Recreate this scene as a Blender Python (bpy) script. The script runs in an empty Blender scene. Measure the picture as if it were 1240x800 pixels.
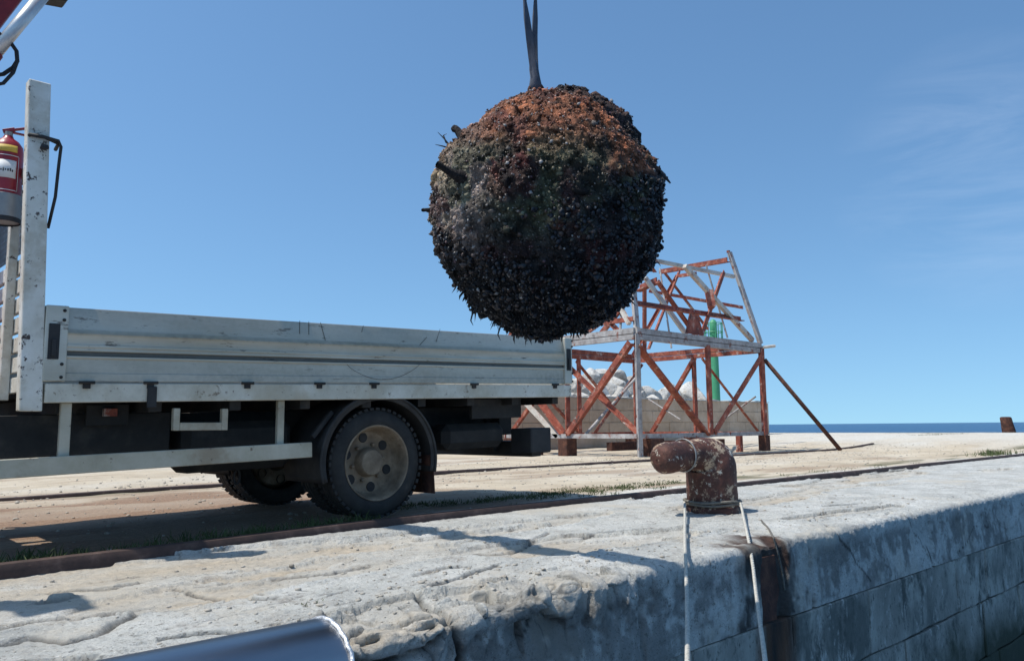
import bpy, bmesh, math, random
import numpy as np
from mathutils import Vector, Matrix, Euler

# ------------------------------------------------------------------ camera, sky, sun, exposure
scene = bpy.context.scene
COL = scene.collection
R_ = math.radians
FPX = 965.0                      # focal length in photo pixels (photo is 1240 wide)
PHI, PITCH, ROLL, EYE = R_(46.6), R_(6.88), R_(0.52), 0.68
_f = np.array([math.cos(PHI)*math.cos(PITCH), math.sin(PHI)*math.cos(PITCH), math.sin(PITCH)])
_r0 = np.array([math.sin(PHI), -math.cos(PHI), 0.0])
_u0 = np.cross(_r0, _f)
_r = _r0*math.cos(ROLL) - _u0*math.sin(ROLL)
_u = _u0*math.cos(ROLL) + _r0*math.sin(ROLL)
CAM = np.array([0.0, 0.0, EYE])
def ray(x, y): return _f + _r*(x-620)/FPX - _u*(y-400)/FPX
def onz(x, y, z=0.0):
    d = ray(x, y); return CAM + d*(z-CAM[2])/d[2]
def ony(x, y, Y):
    d = ray(x, y); return CAM + d*(Y-CAM[1])/d[1]
def onx(x, y, X):
    d = ray(x, y); return CAM + d*(X-CAM[0])/d[0]

cam = bpy.data.cameras.new('camera')
camo = bpy.data.objects.new('camera', cam); COL.objects.link(camo)
cam.sensor_width = 36.0; cam.lens = FPX/1240*36.0
cam.clip_start = 0.05; cam.clip_end = 60000
M = Matrix.Identity(4)
for i in range(3):
    M[i][0] = _r[i]; M[i][1] = _u[i]; M[i][2] = -_f[i]; M[i][3] = CAM[i]
camo.matrix_world = M
scene.camera = camo

SUN = Vector((-0.42, 0.22, 1.0)).normalized()
w = bpy.data.worlds.new('World'); scene.world = w; w.use_nodes = True
nt = w.node_tree; nt.nodes.clear()
def N(t, ty, **kw):
    n = t.nodes.new(ty)
    for k, v in kw.items(): setattr(n, k, v)
    return n
sky = N(nt, 'ShaderNodeTexSky', sky_type='NISHITA', sun_disc=False)
sky.sun_elevation = math.asin(SUN.z); sky.sun_rotation = math.atan2(SUN.x, SUN.y)
sky.air_density = 1.0; sky.dust_density = 0.9; sky.ozone_density = 1.0; sky.altitude = 0
tc = N(nt, 'ShaderNodeTexCoord')
mp = N(nt, 'ShaderNodeMapping'); mp.inputs['Scale'].default_value = (2.2, 2.2, 9.0); mp.inputs['Rotation'].default_value = (0.10, 0.05, 0.4)
nz = N(nt, 'ShaderNodeTexNoise'); nz.inputs['Scale'].default_value = 2.0; nz.inputs['Detail'].default_value = 9; nz.inputs['Roughness'].default_value = 0.62; nz.inputs['Distortion'].default_value = 0.5
cr = N(nt, 'ShaderNodeValToRGB'); cr.color_ramp.elements[0].position = 0.42; cr.color_ramp.elements[1].position = 0.80
cr.color_ramp.elements[0].color = (0, 0, 0, 1); cr.color_ramp.elements[1].color = (0.20, 0.20, 0.20, 1)
mx = N(nt, 'ShaderNodeMixRGB'); mx.inputs[2].default_value = (6.2, 7.0, 8.2, 1)
bg = N(nt, 'ShaderNodeBackground'); bg.inputs['Strength'].default_value = 0.15
wo = N(nt, 'ShaderNodeOutputWorld')
L = nt.links.new
sv = N(nt, 'ShaderNodeMapping'); sv.inputs['Scale'].default_value = (1, 1, 0.88); sv.inputs['Location'].default_value = (0, 0, 0.11)
L(tc.outputs['Generated'], sv.inputs[0]); L(sv.outputs[0], sky.inputs['Vector'])
L(tc.outputs['Generated'], mp.inputs[0]); L(mp.outputs[0], nz.inputs['Vector']); L(nz.outputs['Fac'], cr.inputs[0])
cd = ray(1185, 212); cd = cd/np.linalg.norm(cd)      # the one thin cloud in the photograph
vd = N(nt, 'ShaderNodeVectorMath', operation='DOT_PRODUCT'); vd.inputs[1].default_value = tuple(cd); L(tc.outputs['Generated'], vd.inputs[0])
cm = N(nt, 'ShaderNodeMapRange'); cm.inputs[1].default_value = 0.9885; cm.inputs[2].default_value = 0.9995; L(vd.outputs['Value'], cm.inputs[0])
cmm = N(nt, 'ShaderNodeMath', operation='MULTIPLY'); L(cr.outputs[0], cmm.inputs[0]); L(cm.outputs[0], cmm.inputs[1])
tint = N(nt, 'ShaderNodeMixRGB', blend_type='MULTIPLY'); tint.inputs[0].default_value = 1.0; tint.inputs[2].default_value = (0.74, 1.0, 1.12, 1); L(sky.outputs[0], tint.inputs[1])
L(cmm.outputs[0], mx.inputs[0]); L(tint.outputs[0], mx.inputs[1]); L(mx.outputs[0], bg.inputs['Color']); L(bg.outputs[0], wo.inputs[0])

sl = bpy.data.lights.new('sun', 'SUN'); sl.energy = 4.5; sl.angle = R_(0.53); sl.color = (1.0, 0.95, 0.87)
so = bpy.data.objects.new('sun', sl); COL.objects.link(so)
so.rotation_euler = SUN.to_track_quat('Z', 'Y').to_euler(); so.location = (0, 0, 30)
vs = scene.view_settings
vs.view_transform = 'Standard'; vs.look = 'None'; vs.gamma = 1.0; vs.use_curve_mapping = False; vs.exposure = 0.0

rng = np.random.default_rng(7); random.seed(7)

# ------------------------------------------------------------------ noise
def _h(i, j, k, s):
    n = (i*374761393 + j*668265263 + k*2147483647 + s*1274126177) & 0xffffffff
    n = ((n ^ (n >> 13))*1274126177) & 0xffffffff
    n = ((n ^ (n >> 16))*2246822519) & 0xffffffff
    return ((n ^ (n >> 15)) & 0xffffff)/float(0xffffff)
def noise3(x, y, z, s=0):
    x, y, z = np.broadcast_arrays(np.asarray(x, float), np.asarray(y, float), np.asarray(z, float))
    i, j, k = (np.floor(a).astype(np.int64) for a in (x, y, z))
    u, v, t = x-i, y-j, z-k
    u, v, t = (a*a*a*(a*(a*6-15)+10) for a in (u, v, t))
    def g(a, b, c): return _h(i+a, j+b, k+c, s)
    x00 = g(0,0,0)*(1-u)+g(1,0,0)*u; x10 = g(0,1,0)*(1-u)+g(1,1,0)*u
    x01 = g(0,0,1)*(1-u)+g(1,0,1)*u; x11 = g(0,1,1)*(1-u)+g(1,1,1)*u
    return ((x00*(1-v)+x10*v)*(1-t) + (x01*(1-v)+x11*v)*t)*2-1
def fbm(x, y, z=0.0, o=4, s=0, gain=0.5):
    r = 0; a = 1.0; f = 1.0; tot = 0
    for q in range(o):
        r = r + a*noise3(np.asarray(x)*f+q*17.3, np.asarray(y)*f-q*9.1, np.asarray(z)*f+q*3.7, s+q); tot += a
        a *= gain; f *= 2.03
    return r/tot
def sst(a, b, x):
    t = np.clip((np.asarray(x, float)-a)/(b-a), 0, 1); return t*t*(3-2*t)

# ------------------------------------------------------------------ materials
def material(name, stops, scale=4.0, rough=0.8, metal=0.0, bump=0.3, bscale=None, bdist=0.01, stretch=(1,1,1), detail=8, spots=None, rough2=None, extra=None):
    """stops: [(pos,(r,g,b)),...] over a noise; spots: list of (scale, lo, hi, colour) laid over it"""
    m = bpy.data.materials.new(name); m.use_nodes = True
    t = m.node_tree; t.nodes.clear(); l = t.links.new
    out = N(t, 'ShaderNodeOutputMaterial'); b = N(t, 'ShaderNodeBsdfPrincipled'); l(b.outputs[0], out.inputs[0])
    g = N(t, 'ShaderNodeNewGeometry')
    mp = N(t, 'ShaderNodeMapping'); mp.inputs['Scale'].default_value = stretch; l(g.outputs['Position'], mp.inputs[0])
    n = N(t, 'ShaderNodeTexNoise'); n.inputs['Scale'].default_value = scale; n.inputs['Detail'].default_value = detail; n.inputs['Roughness'].default_value = 0.65
    l(mp.outputs[0], n.inputs['Vector'])
    r = N(t, 'ShaderNodeValToRGB'); e = r.color_ramp.elements
    while len(e) < len(stops): e.new(0.5)
    for q, (p, c) in enumerate(stops): e[q].position = p; e[q].color = (*c, 1)
    l(n.outputs['Fac'], r.inputs[0]); colour = r.outputs[0]
    for q, (sc, lo, hi, c) in enumerate(spots or []):
        n2 = N(t, 'ShaderNodeTexNoise'); n2.inputs['Scale'].default_value = sc; n2.inputs['Detail'].default_value = 10; n2.inputs['Roughness'].default_value = 0.7
        mp2 = N(t, 'ShaderNodeMapping'); mp2.inputs['Location'].default_value = (3.1*q+1.7, 5.3*q, 2.2*q); mp2.inputs['Scale'].default_value = stretch
        l(g.outputs['Position'], mp2.inputs[0]); l(mp2.outputs[0], n2.inputs['Vector'])
        rr = N(t, 'ShaderNodeMapRange'); rr.inputs[1].default_value = lo; rr.inputs[2].default_value = hi
        l(n2.outputs['Fac'], rr.inputs[0])
        mx = N(t, 'ShaderNodeMixRGB'); mx.inputs[2].default_value = (*c, 1); l(rr.outputs[0], mx.inputs[0]); l(colour, mx.inputs[1]); colour = mx.outputs[0]
    if extra: colour = extra(t, l, g, colour)
    l(colour, b.inputs['Base Color'])
    b.inputs['Metallic'].default_value = metal; b.inputs['Roughness'].default_value = rough
    if rough2 is not None:
        rr = N(t, 'ShaderNodeMapRange'); rr.inputs[1].default_value = 0.3; rr.inputs[2].default_value = 0.7; rr.inputs[3].default_value = rough; rr.inputs[4].default_value = rough2
        l(n.outputs['Fac'], rr.inputs[0]); l(rr.outputs[0], b.inputs['Roughness'])
    if bump:
        nb = N(t, 'ShaderNodeTexNoise'); nb.inputs['Scale'].default_value = bscale or scale*6; nb.inputs['Detail'].default_value = 8; nb.inputs['Roughness'].default_value = 0.7
        l(mp.outputs[0], nb.inputs['Vector'])
        bp = N(t, 'ShaderNodeBump'); bp.inputs['Strength'].default_value = bump; bp.inputs['Distance'].default_value = bdist
        l(nb.outputs['Fac'], bp.inputs['Height']); l(bp.outputs[0], b.inputs['Normal'])
    return m
def attr_mix(name, chan_cols):
    """mix colours over the base by the R,G,B channels of a colour attribute"""
    def fn(t, l, g, colour):
        a = N(t, 'ShaderNodeAttribute', attribute_name=name); s = N(t, 'ShaderNodeSeparateColor'); l(a.outputs['Color'], s.inputs[0])
        for q, c in enumerate(chan_cols):
            if c is None: continue
            n = N(t, 'ShaderNodeTexNoise'); n.inputs['Scale'].default_value = 22+q*9; n.inputs['Detail'].default_value = 8; l(g.outputs['Position'], n.inputs['Vector'])
            r = N(t, 'ShaderNodeValToRGB'); r.color_ramp.elements[0].position = 0.3; r.color_ramp.elements[1].position = 0.72
            r.color_ramp.elements[0].color = (*[v*0.72 for v in c], 1); r.color_ramp.elements[1].color = (*[min(1, v*1.25) for v in c], 1)
            l(n.outputs['Fac'], r.inputs[0])
            mx = N(t, 'ShaderNodeMixRGB'); l(s.outputs[q], mx.inputs[0]); l(colour, mx.inputs[1]); l(r.outputs[0], mx.inputs[2]); colour = mx.outputs[0]
        return colour
    return fn
def attr_col(name):
    def fn(t, l, g, colour):
        a = N(t, 'ShaderNodeAttribute', attribute_name=name)
        mx = N(t, 'ShaderNodeMixRGB', blend_type='MULTIPLY'); mx.inputs[0].default_value = 1.0
        l(colour, mx.inputs[1]); l(a.outputs['Color'], mx.inputs[2]); return mx.outputs[0]
    return fn
def rust_run(x0, wd, z0):
    """rust streaks that run down the wall below the old iron strap"""
    def fn(t, l, g, colour):
        s = N(t, 'ShaderNodeSeparateXYZ'); l(g.outputs['Position'], s.inputs[0])
        n = N(t, 'ShaderNodeTexNoise'); n.inputs['Scale'].default_value = 7; n.inputs['Detail'].default_value = 8
        mp = N(t, 'ShaderNodeMapping'); mp.inputs['Scale'].default_value = (1, 1, 0.25); l(g.outputs['Position'], mp.inputs[0]); l(mp.outputs[0], n.inputs['Vector'])
        a = N(t, 'ShaderNodeMath', operation='MULTIPLY_ADD'); a.inputs[1].default_value = 0.34; a.inputs[2].default_value = -0.17; l(n.outputs['Fac'], a.inputs[0])
        d = N(t, 'ShaderNodeMath', operation='SUBTRACT'); d.inputs[1].default_value = x0; l(s.outputs[0], d.inputs[0])
        d2 = N(t, 'ShaderNodeMath', operation='ADD'); l(d.outputs[0], d2.inputs[0]); l(a.outputs[0], d2.inputs[1])
        ab = N(t, 'ShaderNodeMath', operation='ABSOLUTE'); l(d2.outputs[0], ab.inputs[0])
        mr = N(t, 'ShaderNodeMapRange'); mr.inputs[1].default_value = wd; mr.inputs[2].default_value = wd*0.45; l(ab.outputs[0], mr.inputs[0])
        r = N(t, 'ShaderNodeValToRGB'); r.color_ramp.elements[0].position = 0.35; r.color_ramp.elements[1].position = 0.65
        r.color_ramp.elements[0].color = (0.014, 0.010, 0.008, 1); r.color_ramp.elements[1].color = (0.10, 0.045, 0.022, 1); l(n.outputs['Fac'], r.inputs[0])
        mx = N(t, 'ShaderNodeMixRGB'); l(mr.outputs[0], mx.inputs[0]); l(colour, mx.inputs[1]); l(r.outputs[0], mx.inputs[2]); colour = mx.outputs[0]
        # algae where the tide wets the wall
        n3 = N(t, 'ShaderNodeTexNoise'); n3.inputs['Scale'].default_value = 3; n3.inputs['Detail'].default_value = 8; l(g.outputs['Position'], n3.inputs['Vector'])
        z2 = N(t, 'ShaderNodeMath', operation='MULTIPLY_ADD'); z2.inputs[1].default_value = 0.7; l(n3.outputs['Fac'], z2.inputs[0]); l(s.outputs[2], z2.inputs[2])
        m3 = N(t, 'ShaderNodeMapRange'); m3.inputs[1].default_value = -0.62; m3.inputs[2].default_value = -0.98; m3.inputs[4].default_value = 0.95; l(z2.outputs[0], m3.inputs[0])
        mx2 = N(t, 'ShaderNodeMixRGB'); mx2.inputs[2].default_value = (0.022, 0.032, 0.015, 1); l(m3.outputs[0], mx2.inputs[0]); l(colour, mx2.inputs[1])
        return mx2.outputs[0]
    return fn

GROOVE_X = float(ony(938, 700, 2.43)[0])
MT = {}
MT['deck'] = material('deck_concrete', [(0.28,(0.31,0.31,0.29)),(0.5,(0.465,0.465,0.435)),(0.70,(0.59,0.585,0.55))], 2.3, 0.92, 0, 0.9, 30, 0.022, detail=12,
    spots=[(5.5,0.53,0.68,(0.32,0.30,0.27)),(26,0.56,0.66,(0.20,0.19,0.165)),(95,0.56,0.64,(0.16,0.15,0.135)),(60,0.58,0.66,(0.66,0.65,0.62)),(1.3,0.52,0.68,(0.48,0.44,0.37))], extra=attr_mix('mask', [(0.44,0.36,0.26),(0.055,0.027,0.018),(0.055,0.05,0.045)]))
MT['wallstone'] = material('quay_stone', [(0.28,(0.16,0.155,0.135)),(0.5,(0.29,0.28,0.245)),(0.70,(0.44,0.425,0.37))], 3.1, 0.9, 0, 0.6, 45, 0.012, stretch=(1,1,0.55),
    spots=[(2.2,0.50,0.62,(0.12,0.125,0.11)),(6,0.53,0.63,(0.075,0.08,0.07)),(9,0.56,0.66,(0.46,0.45,0.41)),(40,0.56,0.66,(0.08,0.08,0.07))], extra=rust_run(GROOVE_X+0.04, 0.25, -0.4))
MT['mortar'] = material('quay_mortar', [(0.3,(0.20,0.20,0.185)),(0.7,(0.42,0.41,0.38))], 6, 0.95, 0, 0.5, extra=rust_run(GROOVE_X+0.04, 0.25, -0.4))
MT['rust'] = material('rusted_iron', [(0.3,(0.028,0.013,0.010)),(0.5,(0.075,0.028,0.018)),(0.7,(0.16,0.065,0.035))], 9, 0.88, 0, 0.6, 60, 0.008)
MT['railsteel'] = material('rail_steel', [(0.3,(0.03,0.019,0.016)),(0.55,(0.065,0.038,0.031)),(0.72,(0.13,0.085,0.07))], 7, 0.75, 0, 0.5, 50, 0.006)
MT['bollard'] = material('bollard_iron', [(0.3,(0.03,0.012,0.010)),(0.5,(0.08,0.028,0.02)),(0.70,(0.16,0.058,0.036))], 8, 0.7, 0, 0.7, 55, 0.01,
    spots=[(5.5,0.535,0.59,(0.50,0.37,0.25)),(9,0.58,0.625,(0.62,0.56,0.46)),(22,0.5,0.58,(0.075,0.028,0.018))])
MT['water'] = material('sea_water', [(0.3,(0.004,0.045,0.12)),(0.7,(0.010,0.075,0.18))], 0.15, 0.28, 0, 1.0, 0.9, 0.35, stretch=(1,1,1))
MT['white'] = material('dirty_white_paint', [(0.30,(0.42,0.375,0.28)),(0.5,(0.62,0.58,0.475)),(0.68,(0.73,0.695,0.60))], 3.0, 0.5, 0, 0.12, 40, 0.004,
    spots=[(2.2,0.50,0.66,(0.50,0.43,0.31)),(9,0.60,0.66,(0.22,0.155,0.10)),(26,0.61,0.68,(0.22,0.17,0.13))], rough2=0.65)
MT['postpaint'] = material('chipped_white_paint', [(0.30,(0.44,0.39,0.30)),(0.5,(0.68,0.64,0.55)),(0.68,(0.80,0.77,0.70))], 3.5, 0.55, 0, 0.15, 40, 0.004,
    spots=[(2.6,0.50,0.68,(0.44,0.36,0.25)),(11,0.60,0.62,(0.07,0.045,0.035)),(24,0.61,0.64,(0.10,0.07,0.05))])
MT['alu'] = material('dropside_aluminium', [(0.30,(0.42,0.385,0.30)),(0.5,(0.57,0.53,0.435)),(0.70,(0.67,0.635,0.54))], 2.0, 0.42, 0.35, 0.10, 14, 0.004, stretch=(0.35,1,1.6),
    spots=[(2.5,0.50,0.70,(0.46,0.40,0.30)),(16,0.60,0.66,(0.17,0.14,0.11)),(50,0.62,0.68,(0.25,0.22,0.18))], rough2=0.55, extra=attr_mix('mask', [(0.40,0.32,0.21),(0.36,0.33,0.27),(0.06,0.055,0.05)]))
MT['shadedcream'] = material('shaded_cream_paint', [(0.30,(0.28,0.25,0.18)),(0.5,(0.42,0.385,0.29)),(0.70,(0.53,0.495,0.40))], 3.0, 0.6, 0, 0.12, 40, 0.004, spots=[(2.2,0.50,0.66,(0.32,0.26,0.18)),(12,0.60,0.66,(0.16,0.11,0.075))])  # cream paint with the shade under the bed darkened into its colour
MT['black'] = material('black_steel', [(0.3,(0.012,0.012,0.013)),(0.7,(0.035,0.033,0.032))], 6, 0.7, 0, 0.3, 40, 0.004)
MT['chassis'] = material('chassis_grime', [(0.3,(0.014,0.013,0.012)),(0.55,(0.03,0.027,0.024)),(0.75,(0.07,0.058,0.047))], 5, 0.8, 0, 0.4, 40, 0.006)
MT['tyre'] = material('tyre_rubber', [(0.3,(0.013,0.013,0.013)),(0.6,(0.03,0.029,0.027)),(0.8,(0.06,0.055,0.048))], 9, 0.82, 0, 0.3, 80, 0.003)
MT['rim'] = material('rim_paint', [(0.3,(0.11,0.078,0.05)),(0.55,(0.24,0.18,0.12)),(0.72,(0.37,0.30,0.22))], 7, 0.7, 0, 0.25, 50, 0.004, spots=[(12,0.6,0.72,(0.12,0.075,0.05))])
MT['guard'] = material('mudguard_plastic', [(0.3,(0.014,0.014,0.014)),(0.7,(0.055,0.05,0.046))], 5, 0.8, 0, 0.2, 30, 0.004)
MT['redpaint'] = material('faded_red_paint', [(0.30,(0.10,0.036,0.028)),(0.44,(0.24,0.058,0.036)),(0.58,(0.37,0.105,0.062)),(0.70,(0.50,0.29,0.22))], 4.2, 0.8, 0, 0.35, 30, 0.006,
    spots=[(5.3,0.57,0.66,(0.50,0.43,0.37)),(7,0.56,0.66,(0.06,0.032,0.026))])
MT['greypaint'] = material('bleached_grey_paint', [(0.28,(0.19,0.16,0.15)),(0.5,(0.36,0.34,0.33)),(0.75,(0.56,0.54,0.52))], 4.0, 0.75, 0, 0.3, 30, 0.006,
    spots=[(4.3,0.56,0.63,(0.24,0.08,0.05)),(7,0.58,0.68,(0.08,0.05,0.04))])
MT['whitebar'] = material('peeling_white_paint', [(0.28,(0.34,0.27,0.22)),(0.5,(0.60,0.55,0.48)),(0.75,(0.70,0.67,0.62))], 3, 0.75, 0, 0.3, 30, 0.006, spots=[(3.6,0.57,0.64,(0.30,0.09,0.05))])
MT['block'] = material('seawall_block', [(0.3,(0.34,0.25,0.175)),(0.55,(0.48,0.37,0.27)),(0.75,(0.56,0.45,0.35))], 1.5, 0.92, 0, 0.5, 12, 0.02, spots=[(2,0.6,0.75,(0.22,0.18,0.15))])
MT['boulder'] = material('white_limestone', [(0.28,(0.34,0.32,0.29)),(0.5,(0.56,0.54,0.50)),(0.75,(0.68,0.665,0.63))], 1.5, 0.92, 0, 0.9, 5, 0.09, spots=[(3,0.53,0.68,(0.34,0.28,0.21)),(9,0.56,0.66,(0.22,0.19,0.15))])
MT['green'] = material('green_beacon_paint', [(0.3,(0.05,0.27,0.12)),(0.7,(0.09,0.38,0.19))], 1.5, 0.5, 0, 0.1)
MT['red'] = material('extinguisher_red', [(0.3,(0.20,0.008,0.018)),(0.7,(0.33,0.015,0.028))], 4, 0.35, 0, 0.05)
MT['cranered'] = material('crane_red', [(0.3,(0.17,0.008,0.012)),(0.7,(0.32,0.02,0.02))], 4, 0.45, 0, 0.1)
MT['label'] = material('label_white', [(0.3,(0.60,0.60,0.60)),(0.7,(0.72,0.72,0.70))], 20, 0.6, 0, 0)
MT['yellow'] = material('label_yellow', [(0.3,(0.55,0.36,0.05)),(0.7,(0.68,0.46,0.08))], 20, 0.6, 0, 0)
MT['ink'] = material('label_ink', [(0.3,(0.02,0.02,0.02)),(0.7,(0.03,0.03,0.03))], 20, 0.6, 0, 0)
MT['greymetal'] = material('grey_sleeve', [(0.3,(0.20,0.20,0.20)),(0.7,(0.32,0.32,0.31))], 6, 0.5, 0.3, 0.1)
MT['chrome'] = material('hydraulic_chrome', [(0.3,(0.60,0.59,0.57)),(0.7,(0.72,0.71,0.69))], 10, 0.35, 0.45, 0.05)
MT['steel'] = material('stainless_tube', [(0.3,(0.30,0.31,0.33)),(0.7,(0.42,0.43,0.45))], 3, 0.30, 1.0, 0.06, 25, 0.004, stretch=(0.4,2,2), rough2=0.36, spots=[(14,0.62,0.75,(0.24,0.25,0.27))])
MT['weld'] = material('weld_metal', [(0.3,(0.55,0.55,0.55)),(0.7,(0.75,0.75,0.75))], 60, 0.4, 0.8, 0.8, 90, 0.004)
MT['rope'] = material('pale_rope', [(0.3,(0.38,0.36,0.31)),(0.7,(0.62,0.59,0.52))], 40, 0.9, 0, 0.8, 160, 0.004)
MT['oldrope'] = material('old_grey_rope', [(0.3,(0.10,0.09,0.075)),(0.7,(0.22,0.20,0.17))], 40, 0.9, 0, 0.8, 160, 0.004)
MT['strap'] = material('lifting_strap', [(0.3,(0.05,0.055,0.07)),(0.7,(0.13,0.135,0.16))], 30, 0.9, 0, 0.5, 200, 0.003, stretch=(1,1,0.3))
MT['glass'] = material('cab_glass', [(0.3,(0.01,0.012,0.014)),(0.7,(0.02,0.022,0.025))], 3, 0.08, 0, 0)
MT['hull'] = material('boat_paint', [(0.3,(0.35,0.36,0.38)),(0.7,(0.5,0.51,0.53))], 2, 0.5, 0, 0.1)
MT['grass'] = material('grass_blades', [(0.3,(0.035,0.055,0.016)),(0.55,(0.07,0.095,0.028)),(0.75,(0.15,0.14,0.06))], 5, 0.85, 0, 0)
MT['pebble'] = material('loose_stones', [(0.3,(0.24,0.21,0.17)),(0.55,(0.42,0.38,0.32)),(0.75,(0.58,0.55,0.50))], 9, 0.92, 0, 0.3, 60)
MT['crust'] = material('mine_crust', [(0.3,(0.55,0.55,0.55)),(0.5,(0.9,0.9,0.9)),(0.7,(1.25,1.2,1.15))], 28, 0.72, 0, 1.0, 70, 0.02, rough2=0.55, extra=attr_col('tint'))
MT['shell'] = material('mine_shells', [(0.3,(0.7,0.7,0.7)),(0.7,(1.1,1.1,1.1))], 60, 0.42, 0, 0.3, 160, 0.003, extra=attr_col('tint'))
MT['ground'] = material('dirt_ground', [(0.25,(0.34,0.27,0.19)),(0.5,(0.50,0.42,0.31)),(0.75,(0.60,0.53,0.42))], 0.9, 0.95, 0, 0.7, 26, 0.03,
    spots=[(2.6,0.56,0.72,(0.36,0.28,0.19)),(24,0.66,0.76,(0.62,0.59,0.52))], extra=attr_mix('mask', [(0.56,0.53,0.47),(0.26,0.165,0.105),(0.11,0.105,0.05)]))

for k_ in ('crust','shell'):
    MT[k_].node_tree.nodes['Principled BSDF'].inputs['Specular IOR Level'].default_value = 0.22 if k_ == 'crust' else 0.4
# ------------------------------------------------------------------ mesh helpers
class MB:
    def __init__(s): s.v = []; s.f = []
    def add(s, vs, fs):
        o = len(s.v); s.v += [tuple(map(float, p)) for p in vs]; s.f += [tuple(i+o for i in f) for f in fs]; return s
    def box(s, x0, x1, y0, y1, z0, z1):
        return s.add([(x,y,z) for x in (x0,x1) for y in (y0,y1) for z in (z0,z1)],
                     [(0,1,3,2),(4,6,7,5),(0,4,5,1),(2,3,7,6),(0,2,6,4),(1,5,7,3)])
    def bar(s, a, b, w_, h_=None, up=(0,0,1)):
        a = Vector(a); b = Vector(b); h_ = h_ or w_; d = (b-a).normalized(); u = Vector(up)
        if abs(d.dot(u)) > 0.98: u = Vector((0,1,0))
        r = d.cross(u).normalized(); u = r.cross(d)
        vs = [p + r*sx*w_/2 + u*sz*h_/2 for p in (a,b) for sx, sz in ((-1,-1),(1,-1),(1,1),(-1,1))]
        return s.add(vs, [(3,2,1,0),(4,5,6,7),(0,1,5,4),(1,2,6,5),(2,3,7,6),(3,0,4,7)])
    def angle(s, a, b, w_, th, flip=1, up=(0,0,1)):
        """an L-section steel angle"""
        a = Vector(a); b = Vector(b); d = (b-a).normalized(); u = Vector(up)
        if abs(d.dot(u)) > 0.9: u = Vector((0,1,0))
        r = d.cross(u).normalized()*flip; u = r.cross(d)*flip
        sec = [(0,0),(w_,0),(w_,th),(th,th),(th,w_),(0,w_)]
        vs = [p + r*(x-w_/2) + u*(y-w_/2) for p in (a,b) for x, y in sec]
        return s.add(vs, [tuple(range(5,-1,-1)), tuple(range(6,12))]+[(i,(i+1)%6,(i+1)%6+6,i+6) for i in range(6)])
    def tube(s, pts, r, n=10, cap=True):
        pts = [Vector(p) for p in pts]; rs = r if isinstance(r, (list,tuple)) else [r]*len(pts)
        vs = []; fs = []; prev = None
        for i, p in enumerate(pts):
            d = (pts[min(i+1,len(pts)-1)]-pts[max(i-1,0)]).normalized()
            if prev is None:
                u = Vector((0,0,1)) if abs(d.z) < 0.9 else Vector((0,1,0))
            else: u = prev
            r1 = d.cross(u).normalized(); u = r1.cross(d).normalized(); prev = u
            for k in range(n):
                a = 2*math.pi*k/n; vs.append(p + (r1*math.cos(a)+u*math.sin(a))*rs[i])
        for i in range(len(pts)-1):
            for k in range(n): fs.append((i*n+k, i*n+(k+1)%n, (i+1)*n+(k+1)%n, (i+1)*n+k))
        if cap: fs.append(tuple(range(n-1,-1,-1))); fs.append(tuple(range((len(pts)-1)*n, len(pts)*n)))
        return s.add(vs, fs)
    def lathe(s, prof, n=48, origin=(0,0,0), axis='y'):
        """prof: list of (radius, offset along axis)"""
        vs = []; fs = []; o = Vector(origin)
        for (r, t) in prof:
            for k in range(n):
                a = 2*math.pi*k/n; c, q = r*math.cos(a), r*math.sin(a)
                vs.append(o + (Vector((c,t,q)) if axis == 'y' else Vector((c,q,t)) if axis == 'z' else Vector((t,c,q))))
        for i in range(len(prof)-1):
            for k in range(n): fs.append((i*n+k, i*n+(k+1)%n, (i+1)*n+(k+1)%n, (i+1)*n+k))
        return s.add(vs, fs)
    def build(s, name, mat, parent=None, smooth=False, bevel=0):
        me = bpy.data.meshes.new(name); me.from_pydata(s.v, [], s.f); me.update()
        bm = bmesh.new(); bm.from_mesh(me); bmesh.ops.recalc_face_normals(bm, faces=bm.faces[:])
        if bevel: bmesh.ops.bevel(bm, geom=bm.edges[:], offset=bevel, segments=1, affect='EDGES', clamp_overlap=True)
        bm.to_mesh(me); bm.free()
        return link(name, me, mat, parent, smooth)
def link(name, me, mat, parent=None, smooth=False):
    if mat is not None and not me.materials: me.materials.append(MT[mat])
    if smooth:
        me.polygons.foreach_set('use_smooth', [True]*len(me.polygons))
        if smooth == 'auto':
            try: me.set_sharp_from_angle(angle=R_(38))
            except Exception: pass
    o = bpy.data.objects.new(name, me); COL.objects.link(o)
    if parent is not None:
        o.parent = parent; o.matrix_parent_inverse = Matrix.Translation(-Vector(parent.location)) if parent.type == 'EMPTY' else Matrix.Identity(4)
    return o
def empty(name, loc=(0,0,0)):
    o = bpy.data.objects.new(name, None); COL.objects.link(o); o.location = loc; o.empty_display_size = 0.2; return o
def tag(o, label, cat, group=None):
    o['label'] = label; o['category'] = cat
    if group: o['group'] = group
    return o
def kind(o, k): o['kind'] = k; return o
def np_mesh(name, V, Fq, attrs=None):
    me = bpy.data.meshes.new(name); V = np.asarray(V, np.float32); Fq = np.asarray(Fq, np.int32); k = Fq.shape[1]
    me.vertices.add(len(V)); me.vertices.foreach_set('co', V.ravel())
    me.loops.add(Fq.size); me.loops.foreach_set('vertex_index', Fq.ravel())
    me.polygons.add(len(Fq)); me.polygons.foreach_set('loop_start', np.arange(len(Fq), dtype=np.int32)*k)
    me.polygons.foreach_set('loop_total', np.full(len(Fq), k, np.int32))
    me.update(calc_edges=True)
    for nm, A in (attrs or {}).items():
        A = np.asarray(A, np.float32); A4 = np.ones((len(V),4), np.float32); A4[:,:A.shape[1]] = A
        at = me.attributes.new(nm, 'FLOAT_COLOR', 'POINT'); at.data.foreach_set('color', A4.ravel())
    me.validate(); return me
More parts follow.
